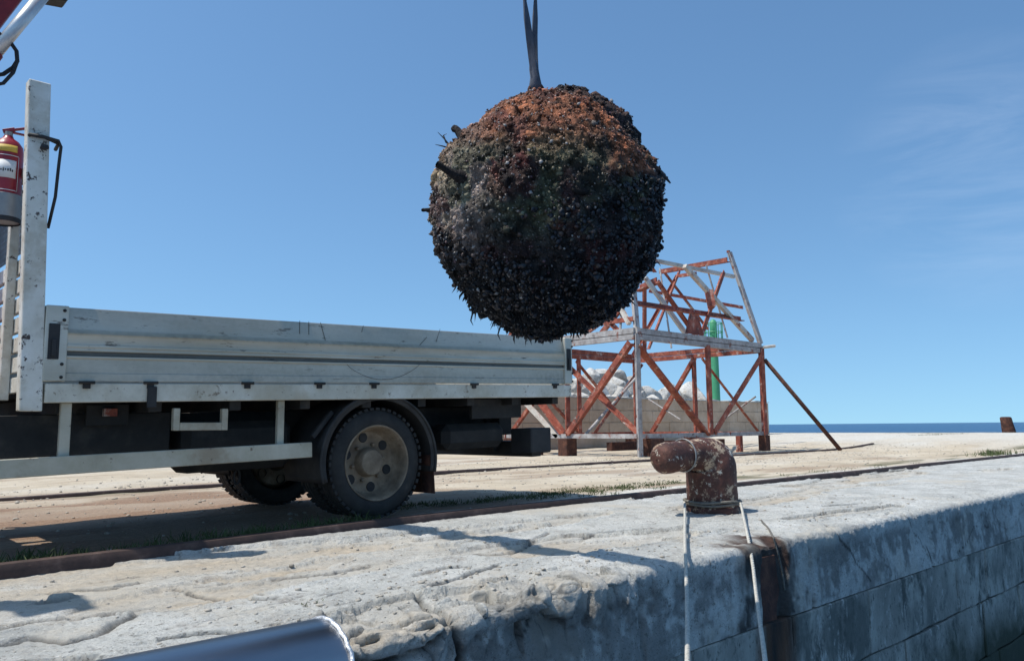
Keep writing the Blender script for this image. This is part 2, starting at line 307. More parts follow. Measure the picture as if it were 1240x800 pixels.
def grid_faces(nu, nv):
    i = np.arange(nu-1)[:,None]*nv + np.arange(nv-1)[None,:]
    return np.stack([i, i+nv, i+nv+1, i+1], -1).reshape(-1,4)
def rise(X): return 0.30*sst(20.5, 28, X) - 0.03*sst(4.2, 0.8, X)

# ------------------------------------------------------------------ sea
wv_x = np.concatenate([-np.geomspace(30000, 30, 30), np.linspace(-28, 60, 300), np.geomspace(62, 30000, 40)])
wv_y = np.concatenate([-np.geomspace(30000, 14, 30), np.linspace(-13.5, 2.6, 90), np.geomspace(2.8, 30000, 70)])
WX, WY = np.meshgrid(wv_x, wv_y, indexing='ij')
WZ = -1.62 + 0.03*fbm(WX*0.8, WY*0.8, 0, 3, 5)*sst(200, 40, np.abs(WX)+np.abs(WY))
kind(link('sea', np_mesh('sea', np.stack([WX,WY,WZ],-1).reshape(-1,3), grid_faces(len(wv_x),len(wv_y))), 'water', smooth=True), 'structure')

# ------------------------------------------------------------------ quay deck: worn concrete cap with a rounded, broken edge
EDGE = 2.44; RAIL_Y = 4.84
xs = np.concatenate([np.linspace(-7, 0, 120)[:-1], np.linspace(0, 0.4, 40)[:-1], np.linspace(0.4, 4.2, 600)[:-1], np.linspace(4.2, 7.5, 300)[:-1], 7.5+ (np.geomspace(1, 28.3, 330)-1)*1.0])
xs = xs[xs <= 34.8]
r0 = 0.06
flat = np.concatenate([np.linspace(RAIL_Y+0.02, 3.15, 130)[:-1], np.linspace(3.15, EDGE+r0+0.005, 95)])
arc = np.linspace(0, math.pi/2, 22)
py_ = np.concatenate([flat, EDGE+r0-r0*np.sin(arc)[1:], np.full(22, EDGE)])
pz_ = np.concatenate([np.zeros_like(flat), -r0+r0*np.cos(arc)[1:], np.linspace(-r0, -0.45, 23)[1:]])
ny_ = np.concatenate([np.zeros_like(flat), -np.sin(arc)[1:], np.full(22, -1.0)])
nz_ = np.concatenate([np.ones_like(flat), np.cos(arc)[1:], np.zeros(22)])
X = xs[:,None]; Y0 = py_[None,:]; Z0 = pz_[None,:]; Nn = np.stack(np.broadcast_arrays(ny_[None,:], nz_[None,:]),0)
S = Y0 - Z0                                           # unrolled section coordinate
topw = np.broadcast_to(nz_[None,:], (len(xs),len(py_)))
disp = 0.008*fbm(X*0.8, S*1.2, 0, 4, 11) + 0.006*fbm(X*7, S*9, 0, 5, 21, 0.6) + 0.0035*fbm(X*34, S*40, 0, 2, 23)
# thin top skin that has flaked off along the quay: shallow ledges with tan aggregate below
wx = X + 0.25*fbm(X*1.6, S*1.6, 0, 3, 31); wy = S + 0.22*fbm(X*0.9+9, S*1.2, 0, 4, 33)
lay = fbm(wx*0.42+3.3, wy*1.9, 0, 4, 41) + 0.16*sst(3.2, 2.5, Y0)*sst(3.4, 1.0, X) + 0.09*sst(3.4, 1.0, X) - 0.22*sst(3.4, 6, X)
lay = lay + 0.03*fbm(X*9, S*12, 0, 4, 43, 0.6)
fl = sst(0.10, 0.108, lay)
fl2 = sst(0.27, 0.278, lay)
disp = disp - topw*(0.016*fl + 0.014*fl2) + topw*0.012*sst(0.0, 0.115, lay)*(1-fl)
# hairline cracks
ck = np.abs(fbm(wx*0.55+20, wy*0.9+4, 0, 4, 51)); crack = (1-sst(0.0, 0.010, ck))*sst(-0.1, 0.25, fbm(X*0.5, S*0.8, 0, 2, 57))
disp = disp - topw*0.012*crack
ck2 = np.abs(fbm(wx*0.9+2, wy*4.2+S*1.5, 0, 4, 53)); crack2 = (1-sst(0.0, 0.022, ck2))*sst(0.05, 0.3, fbm(X*0.7+5, S*1.6, 0, 3, 55))
disp = disp - topw*0.009*crack2; crack = np.maximum(crack, 0.75*crack2)
CR = [[(0,745),(40,735),(101,731),(133,723),(173,719)],[(0,765),(40,759),(81,763),(117,755),(137,743),(169,731),(210,727),(242,721),(258,711)],[(194,761),(226,757),(262,753),(298,753)],
      [(210,699),(242,705),(266,709),(306,715),(347,715),(383,729),(407,741)],[(517,704),(546,696),(575,688),(601,681)],[(543,670),(569,665.5),(608,664.5),(633,657),(666,643)],[(504,690),(537,682),(569,681)],
      [(440,754),(466,769),(485,761),(524,751),(546,738)],[(996,612),(1040,609),(1076,614)],[(984,626),(1004,636),(1014,640)],[(1032,574),(1076,570),(1108,566)],[(700,648),(730,644),(775,640)],[(60,705),(130,700),(185,690)],[(330,690),(400,684),(450,676)]]
crk = np.zeros_like(disp); ledge = np.zeros_like(disp)
wX = X + 0.02*fbm(X*9, S*9, 0, 4, 301, 0.6); wS = S + 0.02*fbm(X*9+5, S*9, 0, 4, 303, 0.6)
for q, pl in enumerate(CR):
    P = np.array([onz(*p)[:2] for p in pl]); best = np.full(disp.shape, 9.0); sg = np.zeros_like(disp)
    for a, b in zip(P[:-1], P[1:]):
        ab = b-a; tt_ = np.clip(((wX-a[0])*ab[0]+(wS-a[1])*ab[1])/(ab@ab), 0, 1); ex = wX-a[0]-tt_*ab[0]; ey = wS-a[1]-tt_*ab[1]; dd_ = np.sqrt(ex*ex+ey*ey)
        up_ = dd_ < best; best = np.where(up_, dd_, best); sg = np.where(up_, np.where(ey > 0, 1.0, -1.0), sg)
    wid_ = 0.0075 if q not in (1,4) else 0.012
    crk = np.maximum(crk, np.exp(-(best/wid_)**2)); ledge += np.where(sg < 0, -0.008, 0.003)*np.exp(-(best/0.07)**2)
disp = disp + topw*(ledge*(1-crk)) - topw*0.022*crk
crack = np.maximum(crack, crk)
# broken edge
brk = np.exp(-((X-2.35)/0.75)**2)
edge_zone = sst(EDGE+0.42, EDGE+0.05, Y0)*sst(-0.40, -0.12, Z0)
rub = fbm(X*3.1, S*3.1, 1.5, 5, 61, 0.55)
disp = disp + edge_zone*(0.014*fbm(X*2.6, S*2.6, 0, 5, 63, 0.62) - 0.010) + edge_zone*0.010*fbm(X*17, S*17, 0, 4, 65, 0.6) + brk*edge_zone*(0.016*rub - 0.02)
# angular broken pieces: cells with their own tilt, split by cracks
rgv = np.random.default_rng(77); cp = np.stack([rgv.uniform(1.1,3.6,150), rgv.uniform(2.0,3.1,150)],-1); ch = rgv.normal(0,0.024,150); ct = rgv.normal(0,0.26,(150,2))
jx0, jx1 = int(np.searchsorted(xs,0.9)), int(np.searchsorted(xs,3.8)); Xs = (X+0.05*fbm(X*5,S*5,0,3,91))[jx0:jx1]; Ss = (S+0.05*fbm(X*5+3,S*5,0,3,93))[jx0:jx1]
d2 = np.stack([(Xs-p[0])**2+((Ss-p[1])*1.2)**2 for p in cp],-1); o2 = np.argpartition(d2,1,axis=-1)[...,:2]; dd2 = np.sqrt(np.take_along_axis(d2,o2,-1)); i0 = np.take_along_axis(o2,np.argmin(dd2,-1)[...,None],-1)[...,0]
gap = np.abs(dd2[...,0]-dd2[...,1]); cellh = ch[i0]+ct[i0,0]*(Xs-cp[i0,0])+ct[i0,1]*(Ss-cp[i0,1]) - 0.016*(1-sst(0.0,0.012,gap)) + 0.006*fbm(Xs*24,Ss*24,0,3,95)
cell = np.zeros_like(disp); cell[jx0:jx1] = cellh; gapm = np.zeros_like(disp); gapm[jx0:jx1] = 1-sst(0.0,0.014,gap)
cz = brk*sst(EDGE+0.50, EDGE+0.12, Y0)*sst(-0.30,-0.08,Z0); disp = disp + cz*cell*0.9
frac = np.exp(-((X-1.99-0.3*(S-EDGE)-0.05*rub)/0.016)**2)*sst(EDGE+0.55, EDGE+0.30, Y0)
frac2 = np.exp(-((S-(EDGE+0.02)-0.10*np.sin((X-1.4)*5)-0.05*rub)/0.014)**2)*sst(1.45,1.6,X)*sst(2.1,1.95,X)
disp = disp - 0.05*frac - 0.05*frac2
# joints between the cap lengths on the face
for jx in (-2.2, 0.2, 1.99, 3.16, 4.86, 6.9, 8.9, 11, 13.2, 15.5, 18, 21, 24, 27.5, 31):
    disp = disp - 0.022*np.exp(-((X-jx-0.012*rub)/0.018)**2)*sst(-0.02, -0.12, Z0)
# groove worn by the old iron strap
gx = X - GROOVE_X - 0.03*fbm(S*4, X*0+2, 0, 3, 71)
gr = sst(0.16, 0.12, np.abs(gx-0.04))*sst(EDGE+0.20, EDGE+0.02, Y0)
disp = disp - 0.045*gr*(1+0.5*rub)
PY = Y0 + Nn[0]*disp; PZ = Z0 + Nn[1]*disp + rise(X) - 0.03*sst(2.5,-1,X)*0
fade = 1.0
gr_st = sst(0.36, 0.24, np.abs(gx + 0.03 + 0.16*fbm(X*5, S*3, 0, 4, 73)))*sst(EDGE+0.42, EDGE+0.10, Y0 + 0.2*fbm(X*6, S*3, 0, 3, 75))
bx_, by_ = 5.585, 3.605
brust = np.exp(-(((X-bx_)/0.36)**2+((Y0-by_)/0.30)**2)**1.5)*sst(-0.15, 0.25, fbm(X*4, S*4, 0, 4, 77))*0.5*topw
railrust = sst(RAIL_Y-0.09, RAIL_Y-0.05, Y0)*0.6
mask = np.zeros((len(xs), len(py_), 3))
mask[...,0] = np.clip((fl*0.32 + fl2*0.35)*(0.75+0.8*fbm(X*2,S*5,0,3,97)) + brk*edge_zone*0.45*sst(-0.2,0.3,rub), 0, 1)*sst(-0.15, -0.02, Z0)
mask[...,1] = np.clip(gr_st*sst(-0.45,0.1,fbm(X*9,S*4,0,4,79)+0.45*gr) + brust + railrust*sst(-0.3,0.3,fbm(X*3,S*6,0,3,83)), 0, 1)
stain = sst(-0.05, 0.30, fbm(X*1.5+0.9*fbm(X*2.3,Z0*5,0,4,331), Z0*1.6+0.5*fbm(X*3.1,Z0*4,2,4,333), 3.0, 5, 87, 0.65)+0.4*fbm(X*11,Z0*1.6,1.0,4,89)+0.25*fbm(X*23,Z0*20,1.0,3,335))*sst(-0.05, -0.14, Z0)
lip_ = (1-sst(0.0,0.012,np.abs(lay-0.112)))*topw
mask[...,2] = np.clip(0.55*lip_*sst(-0.2,0.2,rub) + 0.92*gr_st*sst(-0.25,0.15,fbm(X*6,S*2.5,0,4,99)+0.3*gr)*sst(EDGE+0.12,EDGE+0.0,Y0) + crack*0.95 + 0.7*frac + 0.7*frac2 + 0.5*gapm*cz + stain*0.6, 0, 1)
V = np.stack([np.broadcast_to(X, PY.shape), PY, PZ], -1).reshape(-1,3)
deck = kind(link('quay_deck', np_mesh('quay_deck', V, grid_faces(len(xs),len(py_)), {'mask': mask.reshape(-1,3)}), 'deck', smooth=True), 'structure')
def deck_z(x, y):
    i = min(int(np.searchsorted(xs, x)), len(xs)-1); j = int(np.argmin(np.abs(flat-y))); return float(PZ[i,j])

# quay wall: stone courses under the cap
mb = MB(); mb.box(-7, 34.7, EDGE+0.035, EDGE+0.9, -2.6, -0.50)
qwall = kind(mb.build('quay_wall', 'mortar'), 'structure')
def block_mesh(name, lx, ly, lz, seed, amp, nx=8, nz_=4):
    bm = bmesh.new(); bmesh.ops.create_cube(bm, size=1)
    bmesh.ops.scale(bm, vec=(lx,ly,lz), verts=bm.verts[:])
    bmesh.ops.bevel(bm, geom=bm.edges[:], offset=0.009, segments=1, affect='EDGES')
    bmesh.ops.subdivide_edges(bm, edges=[e for e in bm.edges if e.calc_length() > 0.2], cuts=5, use_grid_fill=True)
    P = np.array([v.co[:] for v in bm.verts])
    d = amp*fbm(P[:,0]*4, P[:,1]*4, P[:,2]*4, 4, seed)
    for v, q in zip(bm.verts, d):
        if v.co.y < 0: v.co.y += q
        v.co.x += q*0.4; v.co.z += q*0.3
    me = bpy.data.meshes.new(name); bm.to_mesh(me); bm.free(); return me
lens_ = [0.72, 1.05, 1.48]
variants = [[block_mesh('stone_block', l-0.012, 0.30, hgt-0.012, 90+5*i+j, 0.022) for i, l in enumerate(lens_)] for j, hgt in enumerate((0.44, 0.47, 1.05))]
for row, (zt, hgt) in enumerate(((-0.45,0.44), (-0.89,0.47), (-1.36,1.05))):
    x = -2.2 + row*0.45
    while x < 26:
        i = random.choice((0,1,2,1)); me = variants[row][i]
        o = link('stone_block', me, 'wallstone', qwall, smooth='auto')
        o.location = (x+lens_[i]/2, EDGE+0.15+random.uniform(-0.008,0.010), zt-hgt/2); x += lens_[i]

# ------------------------------------------------------------------ ground behind the rail
gxs = np.concatenate([np.linspace(-60,-4,40)[:-1], np.linspace(-4, 12, 330)[:-1], np.linspace(12, 34.8, 230)])
gys = np.concatenate([np.linspace(RAIL_Y+0.02, 9, 230)[:-1], np.linspace(9, 17.4, 170)[:-1], np.linspace(17.4, 60, 40)])
GX, GY = np.meshgrid(gxs, gys, indexing='ij')
def ground_z(x, y):
    return (-0.02 + 0.02*fbm(x*0.5, y*0.7, 0, 3, 101) + 0.010*fbm(x*3, y*3, 0, 3, 105) - 0.035*sst(4.0,2.0,x)*sst(5.9,5.2,y)*1.0 + rise(x) - 3.2*sst(21.5,27,y)*sst(6,12,x))
GZ = ground_z(GX, GY)
gm = np.zeros(GX.shape+(3,))
n1 = fbm(GX*0.9, GY*2.2, 0, 4, 111)
strip = sst(5.55, 5.25, GY+0.25*n1)*sst(3.0, 4.8, GX+0.5*n1)
gm[...,0] = np.clip(strip + sst(22, 26, GX+1.2*n1)*0.75 + 0.35*sst(-0.1,0.4,fbm(GX*0.35,GY*0.8,0,4,113)), 0, 1)
gm[...,1] = np.clip(sst(7.5, 4.0, GX+1.8*n1)*sst(10.5, 7.6, GY+0.9*n1)*0.8*sst(4.7,5.0,GY) + 0.5*sst(0.12,0.4,fbm(GX*0.6,GY*2.5,0,4,117))*sst(20,16,GX), 0, 1)*(1-strip)
gm[...,2] = np.clip(0.9*sst(-0.05, 0.3, fbm(GX*0.7,GY*4,0,4,119))*np.exp(-((GY-5.75-0.2*n1)/0.25)**2)*sst(3.5,5,GX) + 0.7*sst(0.0,0.4,n1)*np.exp(-((GY-9.75)/0.18)**2) + 0.9*sst(3.6,2.4,GX)*np.exp(-((GY-4.95)/0.25)**2), 0, 1)
kind(link('ground', np_mesh('ground', np.stack([GX,GY,GZ],-1).reshape(-1,3), grid_faces(len(gxs),len(gys)), {'mask': gm.reshape(-1,3)}), 'ground', smooth=True), 'structure')
mb = MB(); mb.box(34.7, 34.9, EDGE-0.02, 60, -2.6, 0.295); kind(mb.build('quay_end_wall', 'mortar'), 'structure')

# crane rails
def rail(y, ztop, x0, x1, label, hh=0.085):
    mb = MB(); sec = [(-0.055,-0.10),(0.055,-0.10),(0.055,ztop-0.035),(0.04,ztop-0.006),(0.0,ztop),(-0.04,ztop-0.006),(-0.055,ztop-0.035)]
    X_ = np.concatenate([np.linspace(x0, 8, 90), np.linspace(8.2, x1, 60)]); n = len(sec); vs = []; fs = []
    for i, x in enumerate(X_):
        dz = float(rise(x)) + 0.006*float(fbm(x*0.6, y, 0, 2, 131)); dy = 0.008*float(fbm(x*0.5, y+4, 0, 2, 133))
        for a, b in sec: vs.append((x, y+a+dy, b+dz))
    for i in range(len(X_)-1):
        for k in range(n): fs.append((i*n+k, i*n+(k+1)%n, (i+1)*n+(k+1)%n, (i+1)*n+k))
    fs += [tuple(range(n)), tuple(range((len(X_)-1)*n, len(X_)*n))]
    mb.add(vs, fs); return tag(mb.build('crane_rail', 'railsteel', smooth='auto'), label, 'rail', 'crane rails set in the quay')
rail(RAIL_Y, 0.045, -7, 34.6, 'rusty crane rail between the concrete quay edge and the truck')
rail(9.75, 0.02, -7, 23.5, 'low rusty rail half buried in dirt behind the truck')

# ------------------------------------------------------------------ bollards and ropes
def bollard(loc, rz, sc=1.0):
    t = empty('mooring_bollard', loc); n = 40
    path = [((0,0,-0.06),0.215,0),((0,0,0.0),0.215,0),((0,0,0.035),0.212,0),((0,0,0.05),0.200,0),((0,0,0.2),0.197,0),((0,0,0.30),0.198,2),((-0.006,0,0.375),0.200,14),((-0.03,0,0.43),0.190,34),
            ((-0.08,0,0.462),0.168,56),((-0.15,0,0.474),0.140,76),((-0.23,0,0.474),0.122,86),((-0.36,0,0.466),0.120,92),((-0.50,0,0.455),0.124,94),((-0.575,0,0.448),0.114,95),((-0.61,0,0.445),0.085,95),((-0.625,0,0.444),0.045,95),((-0.628,0,0.444),0.005,95)]
    # resample
    P = np.array([p for p,_,_ in path]); Rr = np.array([r for _,r,_ in path]); A = np.array([a for _,_,a in path])
    tt = np.linspace(0, len(path)-1, 90); ii = np.arange(len(path))
    P = np.stack([np.interp(tt, ii, P[:,k]) for k in range(3)], -1); Rr = np.interp(tt, ii, Rr); A = np.radians(np.interp(tt, ii, A))
    V = []; 
    for p, r, a in zip(P, Rr, A):
        u = np.array([math.cos(a),0,math.sin(a)]); v = np.array([0,1,0])
        for k in range(n):
            q = 2*math.pi*k/n; V.append(p + r*(u*math.cos(q)+v*math.sin(q)))
    V = np.array(V); rel = V - np.repeat(P, n, 0); rel = rel/(np.linalg.norm(rel,axis=1,keepdims=True)+1e-9)
    V = V + rel*(0.006*fbm(V[:,0]*9, V[:,1]*9, V[:,2]*9, 4, 141)+0.003*fbm(V[:,0]*40, V[:,1]*40, V[:,2]*40, 2, 143))[:,None]
    i = np.arange(89)[:,None]*n; k = np.arange(n)[None,:]
    F = np.stack([i+k, i+(k+1)%n, i+n+(k+1)%n, i+n+k], -1).reshape(-1,4)
    Rz = np.array(Matrix.Rotation(rz, 3, 'Z')); V = V*np.array([1,1,0.955])*sc; V = V @ Rz.T + np.array(loc)
    link('post', np_mesh('post', V, F), 'bollard', t, smooth=True)
    return t, Rz
b1, Rz = bollard((bx_, by_, 0.0), R_(-6))
tag(b1, 'rusty hooked iron bollard with flaking pale patches beside the ropes', 'bollard', 'mooring bollards on the quay')
mb = MB(); ring = [np.array([bx_,by_,0]) + Rz @ np.array([-0.33, 0.128*math.cos(a), 0.448+0.126*math.sin(a)]) for a in np.linspace(0, 2*math.pi, 25)]
mb.tube(ring, 0.006, 6, False); mb.build('wire_band', 'greymetal', b1, True)
mb = MB()
for k in range(2):
    mb.tube([(bx_+(0.216+0.004*k)*math.cos(a), by_+(0.216+0.004*k)*math.sin(a), 0.062+0.022*k+0.006*math.sin(3*a+k)) for a in np.linspace(0, 2*math.pi, 40)], 0.011, 7, False)
tag(mb.build('rope_coil', 'oldrope', smooth=True), 'old dark rope wound round the foot of the bollard', 'rope')
def far_bollard():
    p = onz(1222, 523, 0.30); t = empty('mooring_bollard', (p[0],p[1],0.29))
    mb = MB(); h_ = 0.60
    for q in range(1):
        sec = [(-0.27,0.0,0.24),(-0.26,0.12,0.23),(-0.24,0.35,0.21),(-0.24,0.55,0.20),(-0.23,0.585,0.18),(-0.18,0.60,0.12)]
        vs = []; fs = []; n = 20
        for i,(_, z, r) in enumerate(sec):
            sh = -0.16*z
            for k in range(n):
                a = 2*math.pi*k/n; vs.append((p[0]+sh*0.727+r*math.cos(a)*(1.0), p[1]-sh*0.687+r*math.sin(a), 0.29+z))
        for i in range(len(sec)-1):
            for k in range(n): fs.append((i*n+k, i*n+(k+1)%n, (i+1)*n+(k+1)%n, (i+1)*n+k))
        fs.append(tuple(range((len(sec)-1)*n, len(sec)*n))); mb.add(vs, fs)
    mb.build('post', 'rust', t, 'auto')
    return tag(t, 'small dark leaning bollard alone at the far end of the quay before the sea', 'bollard', 'mooring bollards on the quay')
far_bollard()

def rope(name, px, mat, r, label):
    """px: list of photo points with the surface each lies on"""
    pts = []
    for (x, y, mode, val) in px:
        p = onz(x, y, val) if mode == 'z' else ony(x, y, val); pts.append(Vector(p))
    # smooth the sag a little
    out = []
    for i in range(len(pts)-1):
        for k in range(10): out.append(pts[i].lerp(pts[i+1], k/10))
    out.append(pts[-1])
    fine = []
    for a_, b_ in zip(out[:-1], out[1:]):
        m_ = max(1, int((b_-a_).length/0.008))
        for k in range(m_): fine.append(a_.lerp(b_, k/m_))
    fine.append(out[-1]); mb = MB(); run = 0.0; ph = [0.0]
    for a_, b_ in zip(fine[:-1], fine[1:]): run += (b_-a_).length; ph.append(run/0.085*2*math.pi)
    for st in range(3):
        pts_ = []
        for i, p_ in enumerate(fine):
            d_ = (fine[min(i+1,len(fine)-1)]-fine[max(i-1,0)]).normalized(); u_ = d_.cross(Vector((0.3,0.9,0.1))).normalized(); v_ = d_.cross(u_); a_ = ph[i]+st*2.0944
            pts_.append(p_+(u_*math.cos(a_)+v_*math.sin(a_))*r*0.5+Vector((0.004*math.sin(run*0+i*0.021),0,0.0)))
        mb.tube(pts_, r*0.56, 6)
    return tag(mb.build(name, mat, smooth=True), label, 'rope', None)
rope('mooring_rope', [(829,607,'z',0.075),(829,622,'z',0.05),(830,650,'z',0.035),(830.5,672,'z',0.03),(831,690,'y',2.36),(832,760,'y',1.9),(834,850,'y',1.30)], 'rope', 0.0098, 'pale rope running straight down from the hooked side of the bollard')
rope('mooring_rope', [(897,609,'z',0.08),(900,625,'z',0.05),(905,645,'z',0.03),(909,664,'y',2.50),(913,690,'y',2.36),(921,760,'y',1.9),(932,850,'y',1.30)], 'rope', 0.0098, 'pale rope slanting from the bollard past the rusty groove')
rope('thin_cord', [(922,630,'z',0.012),(930,639,'z',0.008),(936,650,'y',2.455),(942,670,'y',2.44),(947,692,'y',2.445),(950,714,'y',2.45)], 'oldrope', 0.006, 'thin frayed cord hanging in the rusty groove of the quay wall')
# iron strap in the groove
mb = MB(); zs = np.linspace(-0.09, -0.62, 14); vs = []; fs = []
for i, z in enumerate(zs):
    a = 0.10+0.06*float(fbm(z*3, 1, 0, 3, 151)); b = 0.10+0.06*float(fbm(z*4, 5, 0, 3, 153)); s_ = 0.02*float(fbm(z*2, 9, 0, 2, 155))
    for dx, dy in ((-a+s_,0.03),(-a+s_,-0.012),(b+s_,-0.012),(b+s_,0.03)): vs.append((GROOVE_X+dx, EDGE+0.040+dy+0.015*float(fbm(z*5,dx*9,0,3,157)), z))
for i in range(len(zs)-1):
    for k in range(4): fs.append((i*4+k, i*4+(k+1)%4, (i+1)*4+(k+1)%4, (i+1)*4+k))
fs += [(0,1,2,3), tuple(range(len(vs)-4, len(vs)))]
mb.add(vs, fs); tag(mb.build('iron_strap', 'rust', smooth='auto'), 'corroded iron strap set upright in the rust stained groove of the quay wall', 'strap')
mb = MB(); pe = np.array([bx_+0.31, by_-0.02, 0.0]); mb.tube([pe+np.array([0,0,-0.03]), pe+np.array([0.005,0,0.05]), pe+np.array([-0.005,0,0.085])], [0.018,0.016,0.012], 8)
tag(mb.build('iron_pin', 'rust', smooth=True), 'short rusty iron pin standing in the concrete right behind the bollard foot', 'pin')

# ------------------------------------------------------------------ truck
TY0, TW = 5.13, 2.12; TY1 = TY0+TW; SL = 0.0265
def tz(x, z): return z + (x-1.18)*SL
truck = empty('flatbed_truck', (2.6, 6.2, 0.0)); tag(truck, 'white dropside flatbed truck parked along the rail on the quay', 'truck')
def tbox(name, mat, x0, x1, y0, y1, z0, z1, parent=truck, bevel=0.004):
    mb = MB(); mb.box(x0,x1,y0,y1,z0,z1); mb.v = [(x,y,tz(x,z)) for x,y,z in mb.v]; return mb.build(name, mat, parent, bevel=bevel)
XA, XB = 1.16, 5.60
# dropside profile (offset outward, z at X=1.18), from top down
prof = [(-0.028,1.388),(0.004,1.392),(0.008,1.386),(0.006,1.270),(0.010,1.262),(0.034,1.240),(0.034,1.232),(0.030,1.226),(0.030,1.176),(0.036,1.172),(0.036,1.160),(0.030,1.155),(0.030,1.138),(0.012,1.132),(0.012,1.112),(0.030,1.106),(0.030,1.098),(0.020,1.090),(0.020,1.010),(0.026,1.004),(0.026,0.962),(-0.028,0.962)]
def dropside(y, s):
    mb = MB(); vs = []; fs = []; n = len(prof); X_ = np.linspace(XA+0.12, XB-0.10, 24)
    for x in X_:
        for o_, z in prof: vs.append((x, y - s*(o_ + (0.0015*float(fbm(x*1.2, z*5, 0, 2, 161)))), tz(x, z)))
    for i in range(len(X_)-1):
        for k in range(n): fs.append((i*n+k, i*n+(k+1)%n, (i+1)*n+(k+1)%n, (i+1)*n+k))
    msk = []
    for x in X_:
        for o_, z in prof:
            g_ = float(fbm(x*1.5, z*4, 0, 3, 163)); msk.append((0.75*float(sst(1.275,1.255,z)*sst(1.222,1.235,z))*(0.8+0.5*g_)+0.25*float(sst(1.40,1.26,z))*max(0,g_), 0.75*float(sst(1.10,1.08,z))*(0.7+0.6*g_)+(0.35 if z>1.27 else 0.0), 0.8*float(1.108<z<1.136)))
    me = np_mesh('side_panel', np.array(vs), np.array([f for f in fs]), {'mask': np.clip(np.array(msk),0,1)})
    bm_ = bmesh.new(); bm_.from_mesh(me); bmesh.ops.recalc_face_normals(bm_, faces=bm_.faces[:]); bm_.to_mesh(me); bm_.free(); d = link('side_panel', me, 'alu', truck, 'auto')
    for (xa, xb) in ((XA, XA+0.12),(XB-0.10, XB)):
        mb = MB(); ya, yb = sorted((y+s*0.03, y-s*0.040)); mb.box(xa, xb, ya, yb, 0.958, 1.396); mb.v = [(x,yy,tz(x,z)) for x,yy,z in mb.v]
        cap_ = mb.build('end_cap', 'alu', truck, bevel=0.006)
        ya, yb = sorted((y-s*0.041, y-s*0.046)); xm = xa+0.03
        mb = MB(); mb.box(xm-0.012, xm+0.046, ya, yb, 1.085, 1.290); mb.v = [(x,yy,tz(x,z)) for x,yy,z in mb.v]; lt = mb.build('latch', 'black', truck, bevel=0.003)
        mb = MB(); ya, yb = sorted((y-s*0.0465, y-s*0.058)); mb.box(xm+0.006, xm+0.028, ya, yb, 1.10, 1.20); mb.v = [(x,yy,tz(x,z)) for x,yy,z in mb.v]; mb.build('handle', 'black', lt, bevel=0.003)
        for zz in (1.37, 1.315, 1.06, 0.985):
            mb = MB(); mb.lathe([(0.0005,-0.004),(0.009,-0.003),(0.010,0.004)], 10, (xa+0.095, y-s*0.0425, tz(xa,zz))); mb.build('rivet', 'chassis', truck, True)
    return d
dropside(TY0, 1); dropside(TY1, -1)
tbox('tailgate', 'alu', XB-0.035, XB-0.005, TY0+0.05, TY1-0.05, 0.955, 1.385)
for s, y in ((1, TY0), (-1, TY1)):
    ya, yb = sorted((y-s*0.030, y+s*0.05)); tbox('bed_rail', 'white', XA+0.02, XB-0.01, ya, yb, 0.838, 0.948)
tbox('bed_floor', 'chassis', XA, XB-0.04, TY0+0.055, TY1-0.055, 0.88, 0.925)
tbox('rear_rail', 'white', XB-0.03, XB+0.02, TY0+0.055, TY1-0.055, 0.838, 0.946)
for px in (103, 180, 297, 384, 450, 571, 669):
    x = float(ony(px, 470, TY0)[0]); y = TY0-0.032
    mb = MB(); mb.box(x-0.022, x+0.018, y-0.010, y+0.01, 0.918, 0.958); mb.tube([(x-0.045,y-0.010,0.953),(x+0.04,y-0.010,0.953)], 0.009, 8)
    mb.v = [(a,b,tz(a,c)) for a,b,c in mb.v]; mb.build('hinge', 'chassis', truck)
    if px in (180,): tbox('catch', 'black', x-0.02, x+0.035, TY0-0.05, TY0-0.031, 0.80, 0.93)
# scratches scored in the panel: thin dark arcs lying on the sheet
def scratch(pts, w_=0.0014):
    P = [ony(x, y, TY0-0.0315) for x, y in pts]; mb = MB(); mb.tube(P, w_, 4); mb.build('scratch', 'chassis', truck)
scratch([(420+q*4.2, 441+18.5*math.sin(math.pi*q/21)**0.8) for q in range(22)])
for a, b, o_ in (((363,388),(363,404),0),((374,389),(374,405),0),((388,390),(394,412),0),((533,398),(528,414),0),((517,408),(508,418),0),((440,394),(438,402),0)):
    P = [ony(*a, TY0-0.0085), ony(*b, TY0-0.0085)]; mb = MB(); mb.tube(P, 0.0018, 4); mb.build('scratch', 'chassis', truck)
# headboard
pxl, pxr = float(ony(24,480,TY0-0.03)[0]), float(ony(52,480,TY0-0.03)[0])
def post(y0, y1, w0=pxl, w1=pxr):
    mb = MB(); mb.box(w0, w1, y0, y1, 0.79, 2.70)
    for k in range(6,9): pass
    mb.v = [(x-(z-0.79)*0.030, y, z) for x,y,z in mb.v]; return mb.build('headboard_post', 'postpaint', truck, bevel=0.005)
post(TY0-0.035, TY0+0.045); post(TY1-0.045, TY1+0.035)
XH = pxl+0.015
for k in range(7):
    z = 0.90+k*0.118; mb = MB(); mb.box(XH, XH+0.03, TY0+0.05, TY1-0.05, z, z+0.088); mb.build('headboard_slat', 'postpaint', truck, bevel=0.003)
for y in (TY0+0.30, TY0+0.95, TY0+1.60):
    mb = MB(); mb.box(XH-0.052, XH-0.003, y, y+0.06, 0.86, 2.15); mb.build('headboard_bar', 'postpaint', truck, bevel=0.003)
mb = MB(); mb.box(XH-0.045, XH+0.0, TY0+0.05, TY1-0.05, 2.16, 2.21); mb.build('headboard_bar', 'postpaint', truck, bevel=0.003)
mb = MB()
